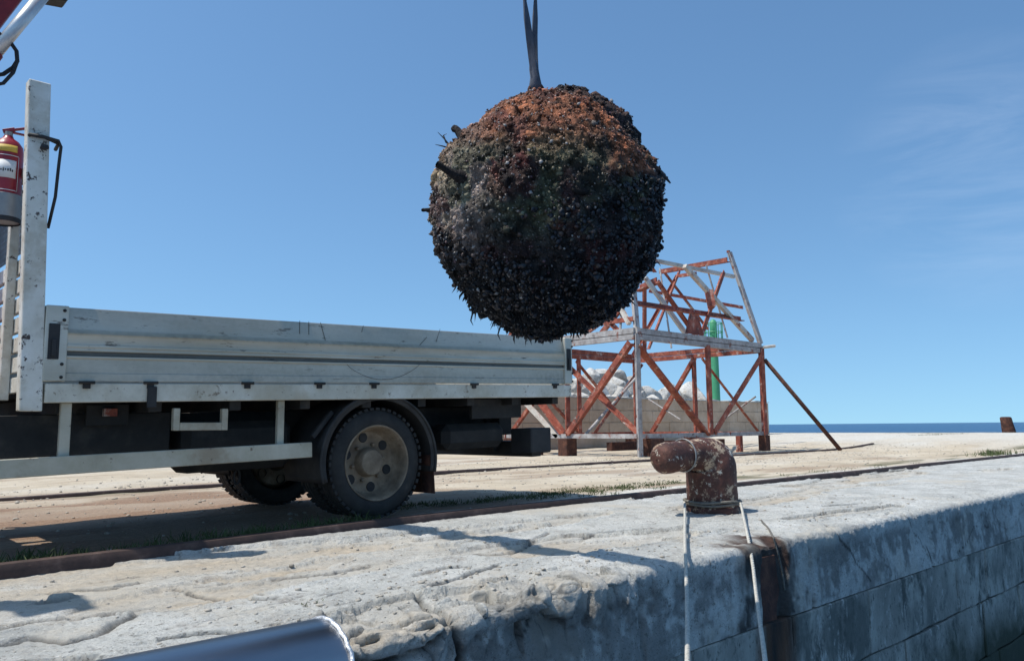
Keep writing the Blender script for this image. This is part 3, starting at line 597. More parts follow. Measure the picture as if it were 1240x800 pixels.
for k in range(70):
    y = TY0+0.05+k*0.029
    mb.bar((XH+0.012,y,1.74),(XH+0.012,y+0.16,2.15),0.004); mb.bar((XH+0.018,y+0.16,1.74),(XH+0.018,y,2.15),0.004)
kind(mb.build('headboard_mesh', 'greymetal', truck), 'stuff')
# chassis
for y in (TY0+0.66, TY0+1.40): tbox('chassis_rail', 'chassis', -2.3, 5.25, y-0.04, y+0.04, 0.52, 0.77)
for k in range(9):
    x = 1.3+k*0.52; tbox('cross_member', 'chassis', x-0.04, x+0.04, TY0+0.06, TY1-0.06, 0.775, 0.878)
tbox('tool_box', 'chassis', 0.95, 2.02, TY0+0.34, TY0+0.60, 0.44, 0.775)
tbox('fuel_tank', 'chassis', 2.10, 2.90, TY0+0.30, TY0+0.60, 0.36, 0.70, bevel=0.05)
tbox('battery_box', 'chassis', 0.9, 2.9, TY0+1.48, TY0+1.9, 0.36, 0.77)
mb = MB(); mb.tube([(-0.8,TY0+1.03,0.52),(3.4,TY0+1.03,0.42)], 0.045, 12); mb.build('drive_shaft', 'chassis', truck, True)
tbox('spare_carrier', 'chassis', 4.15, 5.05, TY0+0.70, TY0+1.36, 0.40, 0.52)
# side guard
def on_side(px_, py__): return ony(px_, py__, TY0-0.02)
g0, g1 = on_side(-60, 571), on_side(378, 545)
mb = MB(); mb.bar((g0[0],TY0-0.005,0.468),(g1[0],TY0-0.005,0.532),0.035,0.105); mb.build('side_guard', 'shadedcream', truck, bevel=0.004)
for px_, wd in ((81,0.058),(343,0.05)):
    p = on_side(px_, 520); tbox('guard_post', 'shadedcream', p[0]-wd/2, p[0]+wd/2, TY0+0.014, TY0+0.05, 0.52-(p[0]-1.18)*SL*0.3, 0.837)
pa, pb = on_side(212, 500)[0], on_side(278, 500)[0]
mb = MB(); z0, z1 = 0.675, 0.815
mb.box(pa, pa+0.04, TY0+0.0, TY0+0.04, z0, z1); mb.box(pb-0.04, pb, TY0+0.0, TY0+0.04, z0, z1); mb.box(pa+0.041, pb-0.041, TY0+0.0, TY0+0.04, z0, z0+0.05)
mb.build('step_bracket', 'shadedcream', truck, bevel=0.003)
p = on_side(150, 497); mb = MB(); mb.box(p[0]-0.04, p[0]+0.04, TY0+0.22, TY0+0.26, p[2]-0.03, p[2]+0.02); mb.build('side_marker', 'redpaint', truck, bevel=0.004)
tbox('marker_plate', 'chassis', p[0]-0.13, p[0]+0.12, TY0+0.262, TY0+0.28, 0.70, 0.83)
# wheels
WXC, WR = 3.475, 0.418
def wheel(x, yout, s, r=WR, width=0.215, concave=True):
    """s=+1: outer face looks to -y"""
    wh = empty('wheel', (x, yout, r)); wh.parent = truck; wh.matrix_parent_inverse = Matrix.Translation(-Vector(truck.location))
    def Y(t): return s*t
    pr = [(0.272,0.012),(0.285,0.004),(0.31,0.0),(0.345,0.004),(0.375,0.016),(0.392,0.030),(0.400,0.042),(0.404,0.06)]
    tread = []
    W = width
    for q in (0.06, 0.082, 0.083, 0.092, 0.093, 0.122, 0.123, 0.132, 0.133, 0.155):
        tread.append((0.404 if True else 0, q))
    tread = [(0.404,0.06),(0.405,0.080),(0.393,0.082),(0.393,0.090),(0.405,0.092),(0.405,0.122),(0.393,0.124),(0.393,0.132),(0.405,0.134),(0.404,0.155)]
    back = [(r_, W-t) for r_, t in reversed(pr)]
    prof_ = [(a*r/0.405, Y(b)) for a, b in pr+tread[1:-1]+back]
    mb = MB(); mb.lathe(prof_, 72, (x, yout, r)); ty = mb.build('tyre', 'tyre', wh, 'auto')
    mb = MB()
    for k in range(48):
        a = 2*math.pi*k/48; ca, sa = math.cos(a), math.sin(a); rad = Vector((ca,0,sa)); tan = Vector((-sa,0,ca))
        for yc, r0_, r1_ in ((0.026,0.386,0.404),(W-0.026,0.386,0.404)):
            c0 = Vector((x, yout+Y(yc), r)); q = 0.016
            vs = [c0 + rad*rr*r/0.405 + tan*tt + Vector((0,dy,0)) for rr in (r0_, r1_+0.001) for tt in (-q,q) for dy in (-0.018,0.024)]
            mb.add(vs, [(0,1,3,2),(4,6,7,5),(0,4,5,1),(2,3,7,6),(0,2,6,4),(1,5,7,3)])
    kind(mb.build('tread_lugs', 'tyre', ty), 'stuff')
    k_ = r/0.405
    if concave:
        rp = [(0.272,0.016),(0.279,0.006),(0.276,0.0),(0.266,0.004),(0.258,0.018),(0.251,0.040),(0.247,0.100),(0.240,0.130),(0.226,0.150),(0.19,0.156),(0.150,0.154),(0.112,0.150),(0.106,0.135),(0.100,0.085),(0.090,0.072),(0.055,0.066),(0.001,0.064)]
    else:
        rp = [(0.272,0.016),(0.279,0.006),(0.276,0.0),(0.266,0.004),(0.255,0.03),(0.235,0.04),(0.20,0.03),(0.16,0.005),(0.12,0.0),(0.11,-0.02),(0.001,-0.03)]
    mb = MB(); mb.lathe([(a*k_, Y(b)) for a, b in rp], 64, (x, yout, r)); rm = mb.build('rim', 'rim', wh, 'auto')
    for k in range(6):
        a = 2*math.pi*k/6 + 0.72; c0 = Vector((x+0.187*k_*math.cos(a), yout+Y(0.150 if concave else 0.012), r+0.187*k_*math.sin(a)))
        mb = MB(); mb.lathe([(0.001,Y(-0.002)),(0.034*k_,Y(-0.002)),(0.038*k_,Y(0.003)),(0.038*k_,Y(0.02))], 18, c0); mb.build('hand_hole', 'black', rm, 'auto')
    for k in range(6):
        a = 2*math.pi*k/6 + 0.2; c0 = Vector((x+0.136*k_*math.cos(a), yout+Y(0.146 if concave else -0.004), r+0.136*k_*math.sin(a)))
        mb = MB(); mb.lathe([(0.001,Y(-0.022)),(0.012,Y(-0.020)),(0.016,Y(-0.012)),(0.016,Y(0.012))], 6, c0); mb.build('wheel_nut', 'rim', rm)
    return wh
wheel(WXC, TY0+0.045, 1); wheel(WXC, TY0+0.30, 1)
wheel(WXC, TY1-0.045, -1); wheel(WXC, TY1-0.30, -1)
wheel(-1.75, TY0+0.10, 1, concave=False); wheel(-1.75, TY1-0.10, -1, concave=False)
mb = MB(); mb.tube([(WXC,TY0+0.25,WR),(WXC,TY1-0.25,WR)], 0.07, 16); mb.tube([(WXC,TY0+0.80,WR),(WXC,TY0+0.86,WR),(WXC,TY0+1.06,WR),(WXC,TY0+1.26,WR),(WXC,TY0+1.32,WR)], [0.07,0.15,0.18,0.15,0.07], 18)
mb.build('rear_axle', 'chassis', truck, True)
for y in (TY0+0.66, TY0+1.40):
    for q in range(4):
        mb = MB(); l_ = 0.62-q*0.11; mb.tube([(WXC+t*l_, y, 0.46+0.026*q*1.0-0.0+0.10*t*t) for t in np.linspace(-1,1,9)], 0.020, 4); mb.build('leaf_spring', 'chassis', truck)
# mudguards
def mudguard(ya, yb, s):
    mb = MB(); vs = []; fs = []; A_ = np.radians(np.linspace(-12, 197, 44)); n = 5
    for a in A_:
        ro = 0.500; ce, se = math.cos(a), math.sin(a)
        bulge = 1.0
        for (dr, yy) in ((-0.035, ya), (0.0, ya), (0.006, ya+s*0.05), (0.0, yb), (-0.012, yb)):
            vs.append((WXC+(ro+dr)*ce*1.02, yy, WR+0.015+(ro+dr)*se*0.985))
    for i in range(len(A_)-1):
        for k in range(n-1): fs.append((i*n+k, i*n+k+1, (i+1)*n+k+1, (i+1)*n+k))
    mb.add(vs, fs); o = mb.build('mudguard', 'guard', truck, 'auto'); md = o.modifiers.new('thickness', 'SOLIDIFY'); md.thickness = 0.006
    mb = MB(); mb.tube([(WXC+0.508*math.cos(a)*1.02, ya-s*0.006, WR+0.015+0.508*math.sin(a)*0.985) for a in A_], 0.011, 6); mb.build('guard_lip', 'guard', o, True)
    ra, rb_ = sorted((ya+s*0.02, yb-s*0.04))
    mb = MB(); mb.box(WXC+0.500, WXC+0.512, ra, rb_, 0.155, 0.46); mb.v = [(x+(0.46-z)*0.07,y,z) for x,y,z in mb.v]; mb.build('mud_flap', 'rust', truck, bevel=0.002)
    # stay that runs from the front of the guard to the frame
    mb = MB(); mb.bar((WXC-0.56, ya+s*0.05, 0.62),(WXC-0.40, ya+s*0.06, 0.80),0.03); mb.build('guard_stay', 'guard', truck)
mudguard(TY0+0.0, TY0+0.56, 1); mudguard(TY1-0.0, TY1-0.56, -1)
# rear end: underrun beam, lamp box, tow coupling
tbox('rear_cross_beam', 'chassis', 5.10, 5.26, TY0+0.45, TY1-0.45, 0.50, 0.78)
tbox('underrun_beam', 'black', 5.18, 5.30, TY0+0.10, TY1-0.10, 0.30, 0.44)
tbox('lamp_box', 'black', 5.10, 5.36, TY0+0.02, TY0+0.30, 0.335, 0.56, bevel=0.012)
tbox('lamp_box', 'black', 5.10, 5.36, TY1-0.30, TY1-0.02, 0.335, 0.56, bevel=0.012)
for y in (TY0+0.62, TY0+1.36):
    mb = MB(); mb.bar((5.10,y,0.72),(5.22,y,0.36),0.09,0.14); mb.v=[(a,b,tz(a,c)) for a,b,c in mb.v]; mb.build('underrun_arm', 'black', truck, bevel=0.004)
tbox('rear_frame_plate', 'chassis', 4.55, 5.15, TY0+0.20, TY0+0.24, 0.66, 0.836)
tbox('air_tank', 'chassis', 4.30, 5.02, TY0+0.26, TY0+0.52, 0.40, 0.62, bevel=0.06)
mb = MB(); p = on_side(262, 586); mb.tube([(p[0]+0.022*math.cos(a)+0.35, TY0+0.45, 0.36+0.05*math.sin(a)-0.02) for a in np.linspace(0,2*math.pi,16)], 0.009, 6, False); mb.build('hook_ring', 'black', truck, True)
# cab (beyond the frame)
mb = MB(); vs = []; sec = [(-2.75,0.45),(-2.80,1.0),(-2.72,1.45),(-2.45,2.12),(-2.30,2.20),(-0.95,2.20),(-0.88,2.12),(-0.88,0.45)]
for y in (TY0+0.08, TY1-0.08): vs += [(x,y,z) for x,z in sec]
n = len(sec); mb.add(vs, [tuple(range(n)), tuple(range(2*n-1,n-1,-1))]+[(i,(i+1)%n,(i+1)%n+n,i+n) for i in range(n)])
cabin = mb.build('cab', 'white', truck, bevel=0.02)
for y in (TY0+0.068, TY1-0.068):
    mb = MB(); mb.add([(x,y+d,z) for d in (-0.006,0.006) for x,z in ((-2.55,1.45),(-2.30,2.02),(-1.25,2.02),(-1.25,1.45))], [(0,1,2,3),(7,6,5,4),(0,4,5,1),(1,5,6,2),(2,6,7,3),(3,7,4,0)]); mb.build('window', 'glass', cabin)
mb = MB(); mb.add([(x-0.012,y,z) for y in (TY0+0.2,TY1-0.2) for x,z in ((-2.735,1.45),(-2.475,2.08))]+[(x+0.004,y,z) for y in (TY0+0.2,TY1-0.2) for x,z in ((-2.735,1.45),(-2.475,2.08))], [(0,1,3,2),(4,6,7,5),(0,4,5,1),(2,3,7,6),(0,2,6,4),(1,5,7,3)]); mb.build('windscreen', 'glass', cabin)

# ------------------------------------------------------------------ loader crane behind the cab
BX, BY = 0.43, 6.22
crane = empty('loader_crane', (BX, BY, 0.8)); tag(crane, 'red truck loader crane with chrome ram, reaching up over the flatbed', 'crane')
mb = MB(); mb.box(-0.55, 0.85, TY0+0.25, TY1-0.25, 0.80, 1.05); mb.build('base_frame', 'cranered', crane, bevel=0.01)
mb = MB(); mb.tube([(BX,BY,1.0),(BX,BY,1.5),(BX,BY,2.35)], [0.22,0.18,0.17], 20); mb.build('column', 'cranered', crane, 'auto')
B0 = Vector((BX,BY,2.25)); KN = Vector((1.45,BY,4.45)); TIP = Vector((2.13,2.13,2.86))
mb = MB(); mb.bar(B0+Vector((-0.05,0,0)), KN+Vector((-0.05,0,0)), 0.16, 0.17, (1,0,0)); mb.build('inner_boom', 'cranered', crane, bevel=0.008)
c1, c2 = Vector(ony(-6,64,BY-0.14)), Vector(ony(46,2,BY-0.14)); c0 = c1-(c2-c1)*1.6; c3 = c2+(c2-c1)*0.25
mb = MB(); mb.tube([c0, c1], 0.052, 14); ram = mb.build('ram_barrel', 'cranered', crane, 'auto')
mb = MB(); mb.tube([c1-(c2-c1)*0.05, c3], 0.043, 16); mb.build('ram_rod', 'chrome', ram, True)
q0 = Vector(ony(48,-6,BY-0.03)); q1 = Vector(ony(79,0,BY-0.03))
mb = MB(); mb.bar(q0, q1, 0.15, 0.075, (0,0,1)); mb.build('ram_bracket', 'black', crane, bevel=0.012)
mb = MB(); mb.bar(q0+Vector((-0.02,0,0.02)), KN.lerp(B0,0.28), 0.10, 0.12); mb.build('ram_link', 'cranered', crane, bevel=0.006)
mb = MB(); mb.bar(KN+Vector((0,0,0.0)), TIP+Vector((0,0,0.16)), 0.15, 0.19); mb.build('outer_boom', 'cranered', crane, bevel=0.008)
mb = MB(); mb.tube([TIP+Vector((0,0,0.12)), TIP+Vector((0,0,0.0)), TIP+Vector((0.035,0,-0.045)), TIP+Vector((0.02,0,-0.10)), TIP+Vector((-0.02,0,-0.10)), TIP+Vector((-0.04,0,-0.05))], [0.02,0.02,0.022,0.024,0.02,0.01], 10); mb.build('hook', 'black', crane, True)
for dy, rr in ((0.0,0.014),(0.03,0.012)):
    hp = [Vector(ony(x,y,BY-0.12-dy)) for x,y in ((-40,96),(-12,104 if dy else 92),(4,101 if dy else 90),(16,88 if dy else 82),(21,74),(20,62),(13,52),(-2,40),(-30,24))]
    mb = MB(); mb.tube(hp, rr, 8); mb.build('hydraulic_hose', 'black', crane, True)
for y, x in ((TY0+0.02,-0.55),(TY1-0.10,-0.55)):
    sg = -1 if y < BY else 1; a_ = Vector((x,y+0.07,0.95)); b_ = Vector((x+0.05,y+0.07+sg*0.62,3.40))
    mb = MB(); mb.bar(a_, b_, 0.16, 0.14); st = mb.build('stabiliser_leg', 'cranered', crane, bevel=0.01)
    mb = MB(); mb.bar(b_+(b_-a_)*0.002, b_+(b_-a_)*0.02, 0.28, 0.26); mb.build('foot_plate', 'black', st, bevel=0.01)
mb = MB(); mb.box(-0.62,-0.48,TY0+0.10,TY1-0.12,0.86,1.0); mb.build('stabiliser_beam', 'cranered', crane, bevel=0.01)

# fire extinguisher on the headboard
EX, EY = 0.957, TY0+0.175
ext = empty('fire_extinguisher', (EX, EY, 1.89)); tag(ext, 'red fire extinguisher hung beside the white headboard post of the truck', 'fire extinguisher')
mb = MB(); mb.lathe([(0.001,1.93),(0.080,1.93),(0.083,1.94),(0.083,2.30),(0.078,2.335),(0.058,2.365),(0.03,2.385),(0.024,2.40),(0.001,2.40)], 32, (EX,EY,0), 'z'); mb.build('cylinder', 'red', ext, 'auto')
mb = MB(); mb.lathe([(0.001,1.885),(0.085,1.887),(0.088,1.90),(0.0885,2.04),(0.0845,2.043)], 32, (EX,EY,0), 'z'); mb.build('holder_sleeve', 'greymetal', ext, 'auto')
mb = MB(); mb.lathe([(0.087,1.878),(0.0905,1.880),(0.0905,1.905),(0.087,1.908)], 32, (EX,EY,0), 'z'); mb.build('sleeve_band', 'black', ext, 'auto')
mb = MB(); mb.tube([(EX,EY,2.39),(EX,EY,2.425)], 0.022, 12); mb.build('valve', 'greymetal', ext, 'auto')
dv = Vector((0.80,-0.25,0)).normalized(); c = Vector((EX,EY,2.425))
mb = MB(); mb.bar(c-dv*0.03, c+dv*0.03+Vector((0,0,0.02)), 0.028, 0.022); mb.bar(c+dv*0.025+Vector((0,0,0.018)), c+dv*0.14+Vector((0,0,0.052)), 0.022, 0.012); mb.build('handle', 'red', ext, bevel=0.002)
mb = MB(); mb.bar(c+dv*0.02, c+dv*0.135+Vector((0,0,-0.012)), 0.02, 0.010); mb.build('lever', 'red', ext, bevel=0.002)
def wrap(name, mat, z0, z1, a0, a1, r, parent):
    mb = MB(); A_ = np.linspace(a0, a1, 14); vs = [(EX+r*math.cos(a), EY+r*math.sin(a), z) for a in A_ for z in (z0,z1)]
    mb.add(vs, [(2*i,2*i+2,2*i+3,2*i+1) for i in range(13)]); o = mb.build(name, mat, parent, True); md = o.modifiers.new('t','SOLIDIFY'); md.thickness = 0.0008; return o
fa = math.atan2(-EY, -EX)
wrap('yellow_band', 'yellow', 2.285, 2.325, fa-1.0, fa+0.62, 0.0842, ext)
lb = wrap('paper_label', 'label', 2.13, 2.235, fa-1.0, fa+0.60, 0.0842, ext)
for k in range(9):
    a = fa-0.75+k*0.135; z0 = 2.165
    wrap('ink_mark', 'ink', z0+random.uniform(0,0.006), z0+random.uniform(0.012,0.024), a, a+random.uniform(0.05,0.10), 0.0850, lb)
for z in (2.045+0.012, 2.262): wrap('label_border', 'label', z, z+0.004, fa-1.0, fa+0.74, 0.0842, ext)
wrap('label_border', 'label', 2.06, 2.262, fa+0.74, fa+0.77, 0.0843, ext)
mb = MB(); mb.box(EX+0.086, 1.0, EY-0.02, EY+0.14, 2.12, 2.145); mb.build('bracket', 'black', ext)
# cord tied round the post
zc = 2.36
mb = MB(); x0, x1, y0, y1 = pxl-0.034, pxr-0.006, TY0-0.045, TY0+0.055
mb.tube([(x0,y1,zc),(x0-0.004,y0-0.004,zc+0.005),((x0+x1)/2,y0-0.012,zc+0.004),(x1+0.004,y0,zc-0.012),(x1+0.012,y1,zc-0.02)], 0.011, 7)
mb.tube([((x0+x1)/2-0.02,y0-0.010,zc+0.008),(x1,y0-0.012,zc+0.0),(x1+0.016,y0-0.004,zc-0.03),(x1+0.012,y0+0.005,zc-0.14),(x1+0.006,y0+0.012,zc-0.33),(x1-0.002,y1,zc-0.50)], 0.009, 7)
mb.tube([((x0+x1)/2-0.02,y0-0.014,zc-0.055),((x0+x1)/2+0.0,y0-0.018,zc-0.06),((x0+x1)/2+0.015,y0-0.014,zc-0.05)], 0.015, 7)
tag(mb.build('tied_cord', 'black', smooth=True), 'black cord knotted round the white headboard post of the truck', 'cord')

# ------------------------------------------------------------------ the sea mine and its sling
DM = 3.2; MC = CAM + ray(661, 258)*DM; MR = 135/FPX*DM
bm = bmesh.new(); bmesh.ops.create_icosphere(bm, subdivisions=7, radius=1.0)
D = np.array([v.co[:] for v in bm.verts]); F3 = np.array([[v.index for v in f.verts] for f in bm.faces]); bm.free()
mview = (CAM-MC)/np.linalg.norm(CAM-MC); mr = np.cross(np.array([0,0,1.0]), mview); mr /= np.linalg.norm(mr); mu = np.cross(mview, mr)
def local(d): return d@mr, d@mu, d@mview
def mine_r(d):
    a, b, t = local(d); x, y, z = d[:,0], d[:,1], d[:,2]
    r = 1 + 0.030*fbm(x*2.3, y*2.3, z*2.3, 3, 201) + 0.055*fbm(x*5, y*5, z*5, 4, 205, 0.6) - 0.06*np.abs(fbm(x*10, y*10, z*10, 3, 207)) + 0.03 + 0.035*np.abs(fbm(x*20, y*20, z*20, 3, 209)) + 0.020*fbm(x*44, y*44, z*44, 2, 213)
    ang = np.arctan2(a, b)
    lip = np.exp(-((t+0.12)/0.15)**2)*sst(0.02, 0.16, ang)*sst(1.0, 0.72, ang)
    r = r + 0.10*lip - 0.06*np.exp(-((t-0.16)/0.06)**2)*sst(0.10,0.25,ang)*sst(0.9,0.7,ang)
    r = r + 0.05*sst(0.55,1.0,-b)*(0.3+fbm(x*5,y*5,z*5,3,217)) + 0.02*np.exp(-((a+0.05)/0.25)**2)*sst(0.9,1,b) 
    r = r - 0.05*np.exp(-((a-0.02)/0.18)**2-((b-0.86)/0.05)**2)*sst(0.2,0.3,t)*sst(-0.1,0.3,fbm(x*4,y*4,z*4,2,219))
    for (na, nb, nt_, hh) in ((-0.62,0.75,0.2,0.945),(0.72,0.66,0.2,0.955),(0.98,-0.05,0.1,0.965),(-0.80,-0.58,0.1,0.955),(0.70,-0.70,0.1,0.965),(-0.97,0.2,0.1,0.975),(0.1,0.2,0.97,0.97),(-0.5,-0.2,0.84,0.97)):
        q = (a*na+b*nb+t*nt_)/math.sqrt(na*na+nb*nb+nt_*nt_); lim = hh/np.maximum(q,0.3); ex = np.clip(r*0+1.0-lim, 0, None); r = r - 0.85*ex
    return r*(1+0.05*np.clip(-b,0,1)**2)
def mine_tint(d, jit=0.0):
    a, b, t = local(d); x, y, z = d[:,0], d[:,1], d[:,2]
    n1 = fbm(x*3.2, y*3.2, z*3.2, 4, 221); n2 = fbm(x*9, y*9, z*9, 4, 225); n3 = fbm(x*5+7, y*5, z*5, 4, 229)
    col = np.empty((len(d),3)); col[:] = (0.042,0.037,0.037)
    def mix(m, c): 
        m = np.clip(m,0,1)[:,None]; col[:] = col*(1-m)+np.array(c)*m
    mix(0.8*sst(0.05,0.45,n1+0.3*n2), (0.105,0.080,0.072))
    mix(sst(-0.15,-0.75,a+0.25*n2)*sst(-0.55,0.0,b+0.2*n1)*0.85, (0.33,0.26,0.225))       # grey-brown crust, its colour brightened as the sunlit left side
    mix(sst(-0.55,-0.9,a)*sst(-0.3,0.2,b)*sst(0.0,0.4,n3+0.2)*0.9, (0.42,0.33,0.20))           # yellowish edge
    mix(np.exp(-((a+0.20)/0.26)**2-((b-0.10)/0.24)**2)*sst(-0.25,0.2,n2+n3*0.5)*0.75, (0.150,0.155,0.095))
    edge = b + 0.22*a*0 + 0.16*n1 + 0.10*n2 - (0.36-0.10*sst(0.0,0.6,a)+0.10*sst(-0.1,-0.7,a))
    mix(sst(0.0,0.16,edge)*0.95, (0.27,0.105,0.055))
    mix(sst(0.10,0.3,edge)*sst(-0.2,0.25,n2)*0.9, (0.38,0.135,0.062))
    mix(sst(0.12,0.3,edge)*sst(0.15,0.4,n3)*0.8, (0.13,0.045,0.030))
    mix(sst(0.02,0.1,edge)*sst(0.18,0.1,edge)*sst(0.1,0.35,n3)*0.7, (0.33,0.22,0.10))
    mix(sst(-0.35,-0.6,a)*sst(0.25,0.5,b)*0.55, (0.17,0.125,0.10))
    rp = ((a+0.27)/0.14)**2+((b-0.37)/0.12)**2+2.2*n2+1.2*n1; mix(sst(1.0,0.6,rp)*sst(0,0.2,t)*sst(-0.25,0.1,n3)*0.95, (0.28,0.045,0.040))
    for (pa, pb, pr) in ((0.08,-0.02,0.07),(0.35,0.30,0.05),(0.05,-0.30,0.06),(-0.2,0.62,0.1),(0.45,0.42,0.05)):
        mix(sst(1.2,0.5,((a-pa)/pr)**2+((b-pb)/pr)**2+2.5*n2+2*n3)*sst(0,0.2,t)*0.6, (0.15,0.055,0.045))
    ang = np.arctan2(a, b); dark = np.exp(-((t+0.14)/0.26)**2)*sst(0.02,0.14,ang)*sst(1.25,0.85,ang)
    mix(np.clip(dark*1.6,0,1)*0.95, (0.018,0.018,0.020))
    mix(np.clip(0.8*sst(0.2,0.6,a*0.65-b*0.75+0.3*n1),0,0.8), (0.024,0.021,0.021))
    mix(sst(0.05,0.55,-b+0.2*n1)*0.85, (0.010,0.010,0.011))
    mix(0.75*sst(0.08,0.35,fbm(x*2.6+4,y*2.6,z*2.6,4,235))*sst(-0.45,0.1,b), (0.16,0.075,0.050))
    mix(0.7*sst(0.10,0.35,fbm(x*3.1+9,y*3.1,z*3.1,4,237))*sst(-0.3,0.0,b)*sst(0.75,0.4,b), (0.120,0.125,0.070))
    mix(0.7*sst(0.18,0.4,fbm(x*3.6,y*3.6+8,z*3.6,4,239))*sst(-0.7,-0.2,b), (0.075,0.024,0.022))
    mix(0.75*sst(0.1,0.4,fbm(x*4.2,y*4.2-6,z*4.2,4,241)), (0.016,0.015,0.016))
    m4 = fbm(x*16, y*16, z*16, 3, 233); col[:] = col*np.clip(1+1.5*m4,0.3,2.2)[:,None]
    return col
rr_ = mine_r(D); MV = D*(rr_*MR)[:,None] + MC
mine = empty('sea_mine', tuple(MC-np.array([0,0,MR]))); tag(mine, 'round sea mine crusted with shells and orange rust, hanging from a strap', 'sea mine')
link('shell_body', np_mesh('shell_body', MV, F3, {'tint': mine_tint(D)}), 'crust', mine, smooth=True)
# clinging shells: thousands of small wedge-shaped valves
def scatter_dirs(n): 
    v = rng.normal(size=(n,3)); return v/np.linalg.norm(v,axis=1,keepdims=True)
def frame(d):
    h = np.where(np.abs(d[:,2:3])<0.9, np.array([[0,0,1.0]]), np.array([[0,1.0,0]])); u = np.cross(d,h); u /= np.linalg.norm(u,axis=1,keepdims=True); return u, np.cross(d,u)
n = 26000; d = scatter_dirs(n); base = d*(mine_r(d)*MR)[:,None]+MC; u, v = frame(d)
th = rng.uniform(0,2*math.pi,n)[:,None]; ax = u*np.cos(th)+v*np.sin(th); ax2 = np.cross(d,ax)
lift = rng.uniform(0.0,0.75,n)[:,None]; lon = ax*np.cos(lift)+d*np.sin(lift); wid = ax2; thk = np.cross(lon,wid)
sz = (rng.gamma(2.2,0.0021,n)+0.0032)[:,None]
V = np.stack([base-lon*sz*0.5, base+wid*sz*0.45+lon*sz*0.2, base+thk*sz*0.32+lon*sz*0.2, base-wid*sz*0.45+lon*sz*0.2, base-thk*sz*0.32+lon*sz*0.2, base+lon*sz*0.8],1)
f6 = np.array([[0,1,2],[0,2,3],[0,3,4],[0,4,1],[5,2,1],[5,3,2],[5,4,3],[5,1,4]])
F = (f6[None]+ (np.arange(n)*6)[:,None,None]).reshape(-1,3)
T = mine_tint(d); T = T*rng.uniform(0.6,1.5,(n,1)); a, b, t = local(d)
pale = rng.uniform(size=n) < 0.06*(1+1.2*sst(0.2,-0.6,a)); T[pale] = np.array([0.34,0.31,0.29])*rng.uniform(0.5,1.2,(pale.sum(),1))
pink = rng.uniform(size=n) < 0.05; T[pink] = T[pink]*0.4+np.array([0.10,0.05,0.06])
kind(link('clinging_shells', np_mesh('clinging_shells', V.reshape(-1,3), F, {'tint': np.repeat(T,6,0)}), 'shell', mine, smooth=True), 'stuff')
# larger barnacle and oyster lumps
n = 3200; d = scatter_dirs(n); u, v = frame(d); base = d*((mine_r(d)-0.006)*MR)[:,None]+MC; bm = bmesh.new(); bmesh.ops.create_icosphere(bm, subdivisions=2, radius=1.0)
IP = np.array([q.co[:] for q in bm.verts]); IF = np.array([[q.index for q in f.verts] for f in bm.faces]); bm.free()
sz = (rng.gamma(1.8,0.0021,n)+0.0035); V = []; F = []
for k in range(n):
    q = IP*(1+0.9*(rng.random((len(IP),1))-0.5))*sz[k]*np.array([rng.uniform(0.8,1.5),rng.uniform(0.7,1.2),rng.uniform(0.5,1.0)])
    V.append(base[k]+q[:,:1]*u[k]+q[:,1:2]*v[k]+q[:,2:]*d[k]); F.append(IF+k*len(IP))
T = mine_tint(d)*rng.uniform(0.5,1.9,(n,1)); pale = rng.uniform(size=n) < 0.07; T[pale] = np.array([0.26,0.22,0.19])*rng.uniform(0.5,1.2,(pale.sum(),1))
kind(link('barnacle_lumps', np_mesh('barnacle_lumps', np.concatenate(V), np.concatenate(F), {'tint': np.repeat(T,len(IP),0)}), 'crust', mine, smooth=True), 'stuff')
# clumps of glossy black mussels, thickest on the flanks and underside
d = scatter_dirs(9000); a, b, t = local(d); keep = (fbm(d[:,0]*3.4,d[:,1]*3.4,d[:,2]*3.4,3,251) + 0.35*sst(0.3,-0.6,b) + 0.2*sst(0.2,0.8,a) - 0.5*sst(0.2,0.5,b) - 0.2*sst(-0.2,-0.6,a)) > 0.27; d = d[keep][:2200]; n = len(d)
base = d*((mine_r(d)+0.004)*MR)[:,None]+MC; u, v = frame(d); V = []; F = []; bm = bmesh.new(); bmesh.ops.create_icosphere(bm, subdivisions=2, radius=1.0)
IP = np.array([q.co[:] for q in bm.verts]); bm.free(); IP[:,1] *= (0.62-0.30*IP[:,0]); IP[:,2] *= (0.42-0.20*IP[:,0])
for k in range(n):
    lo = d[k]*rng.uniform(0.2,1.0)+u[k]*rng.normal()*0.7+v[k]*rng.normal()*0.7; lo /= np.linalg.norm(lo); si = np.cross(lo, d[k]+0.3*rng.normal(size=3)); si /= np.linalg.norm(si); tn = np.cross(lo, si); s_ = rng.uniform(0.006,0.0145)
    V.append(base[k]-s_*(-0.5*lo+IP[:,:1]*lo+IP[:,1:2]*si+IP[:,2:]*tn)); F.append(IF+k*len(IP))
T = np.array([0.016,0.016,0.020])*rng.uniform(0.5,1.8,(n,1)); br = rng.uniform(size=n) < 0.25; T[br] = np.array([0.07,0.045,0.036])*rng.uniform(0.5,1.4,(br.sum(),1))
kind(link('mussel_clumps', np_mesh('mussel_clumps', np.concatenate(V), np.concatenate(F), {'tint': np.repeat(T,len(IP),0)}), 'shell', mine, smooth=True), 'stuff')
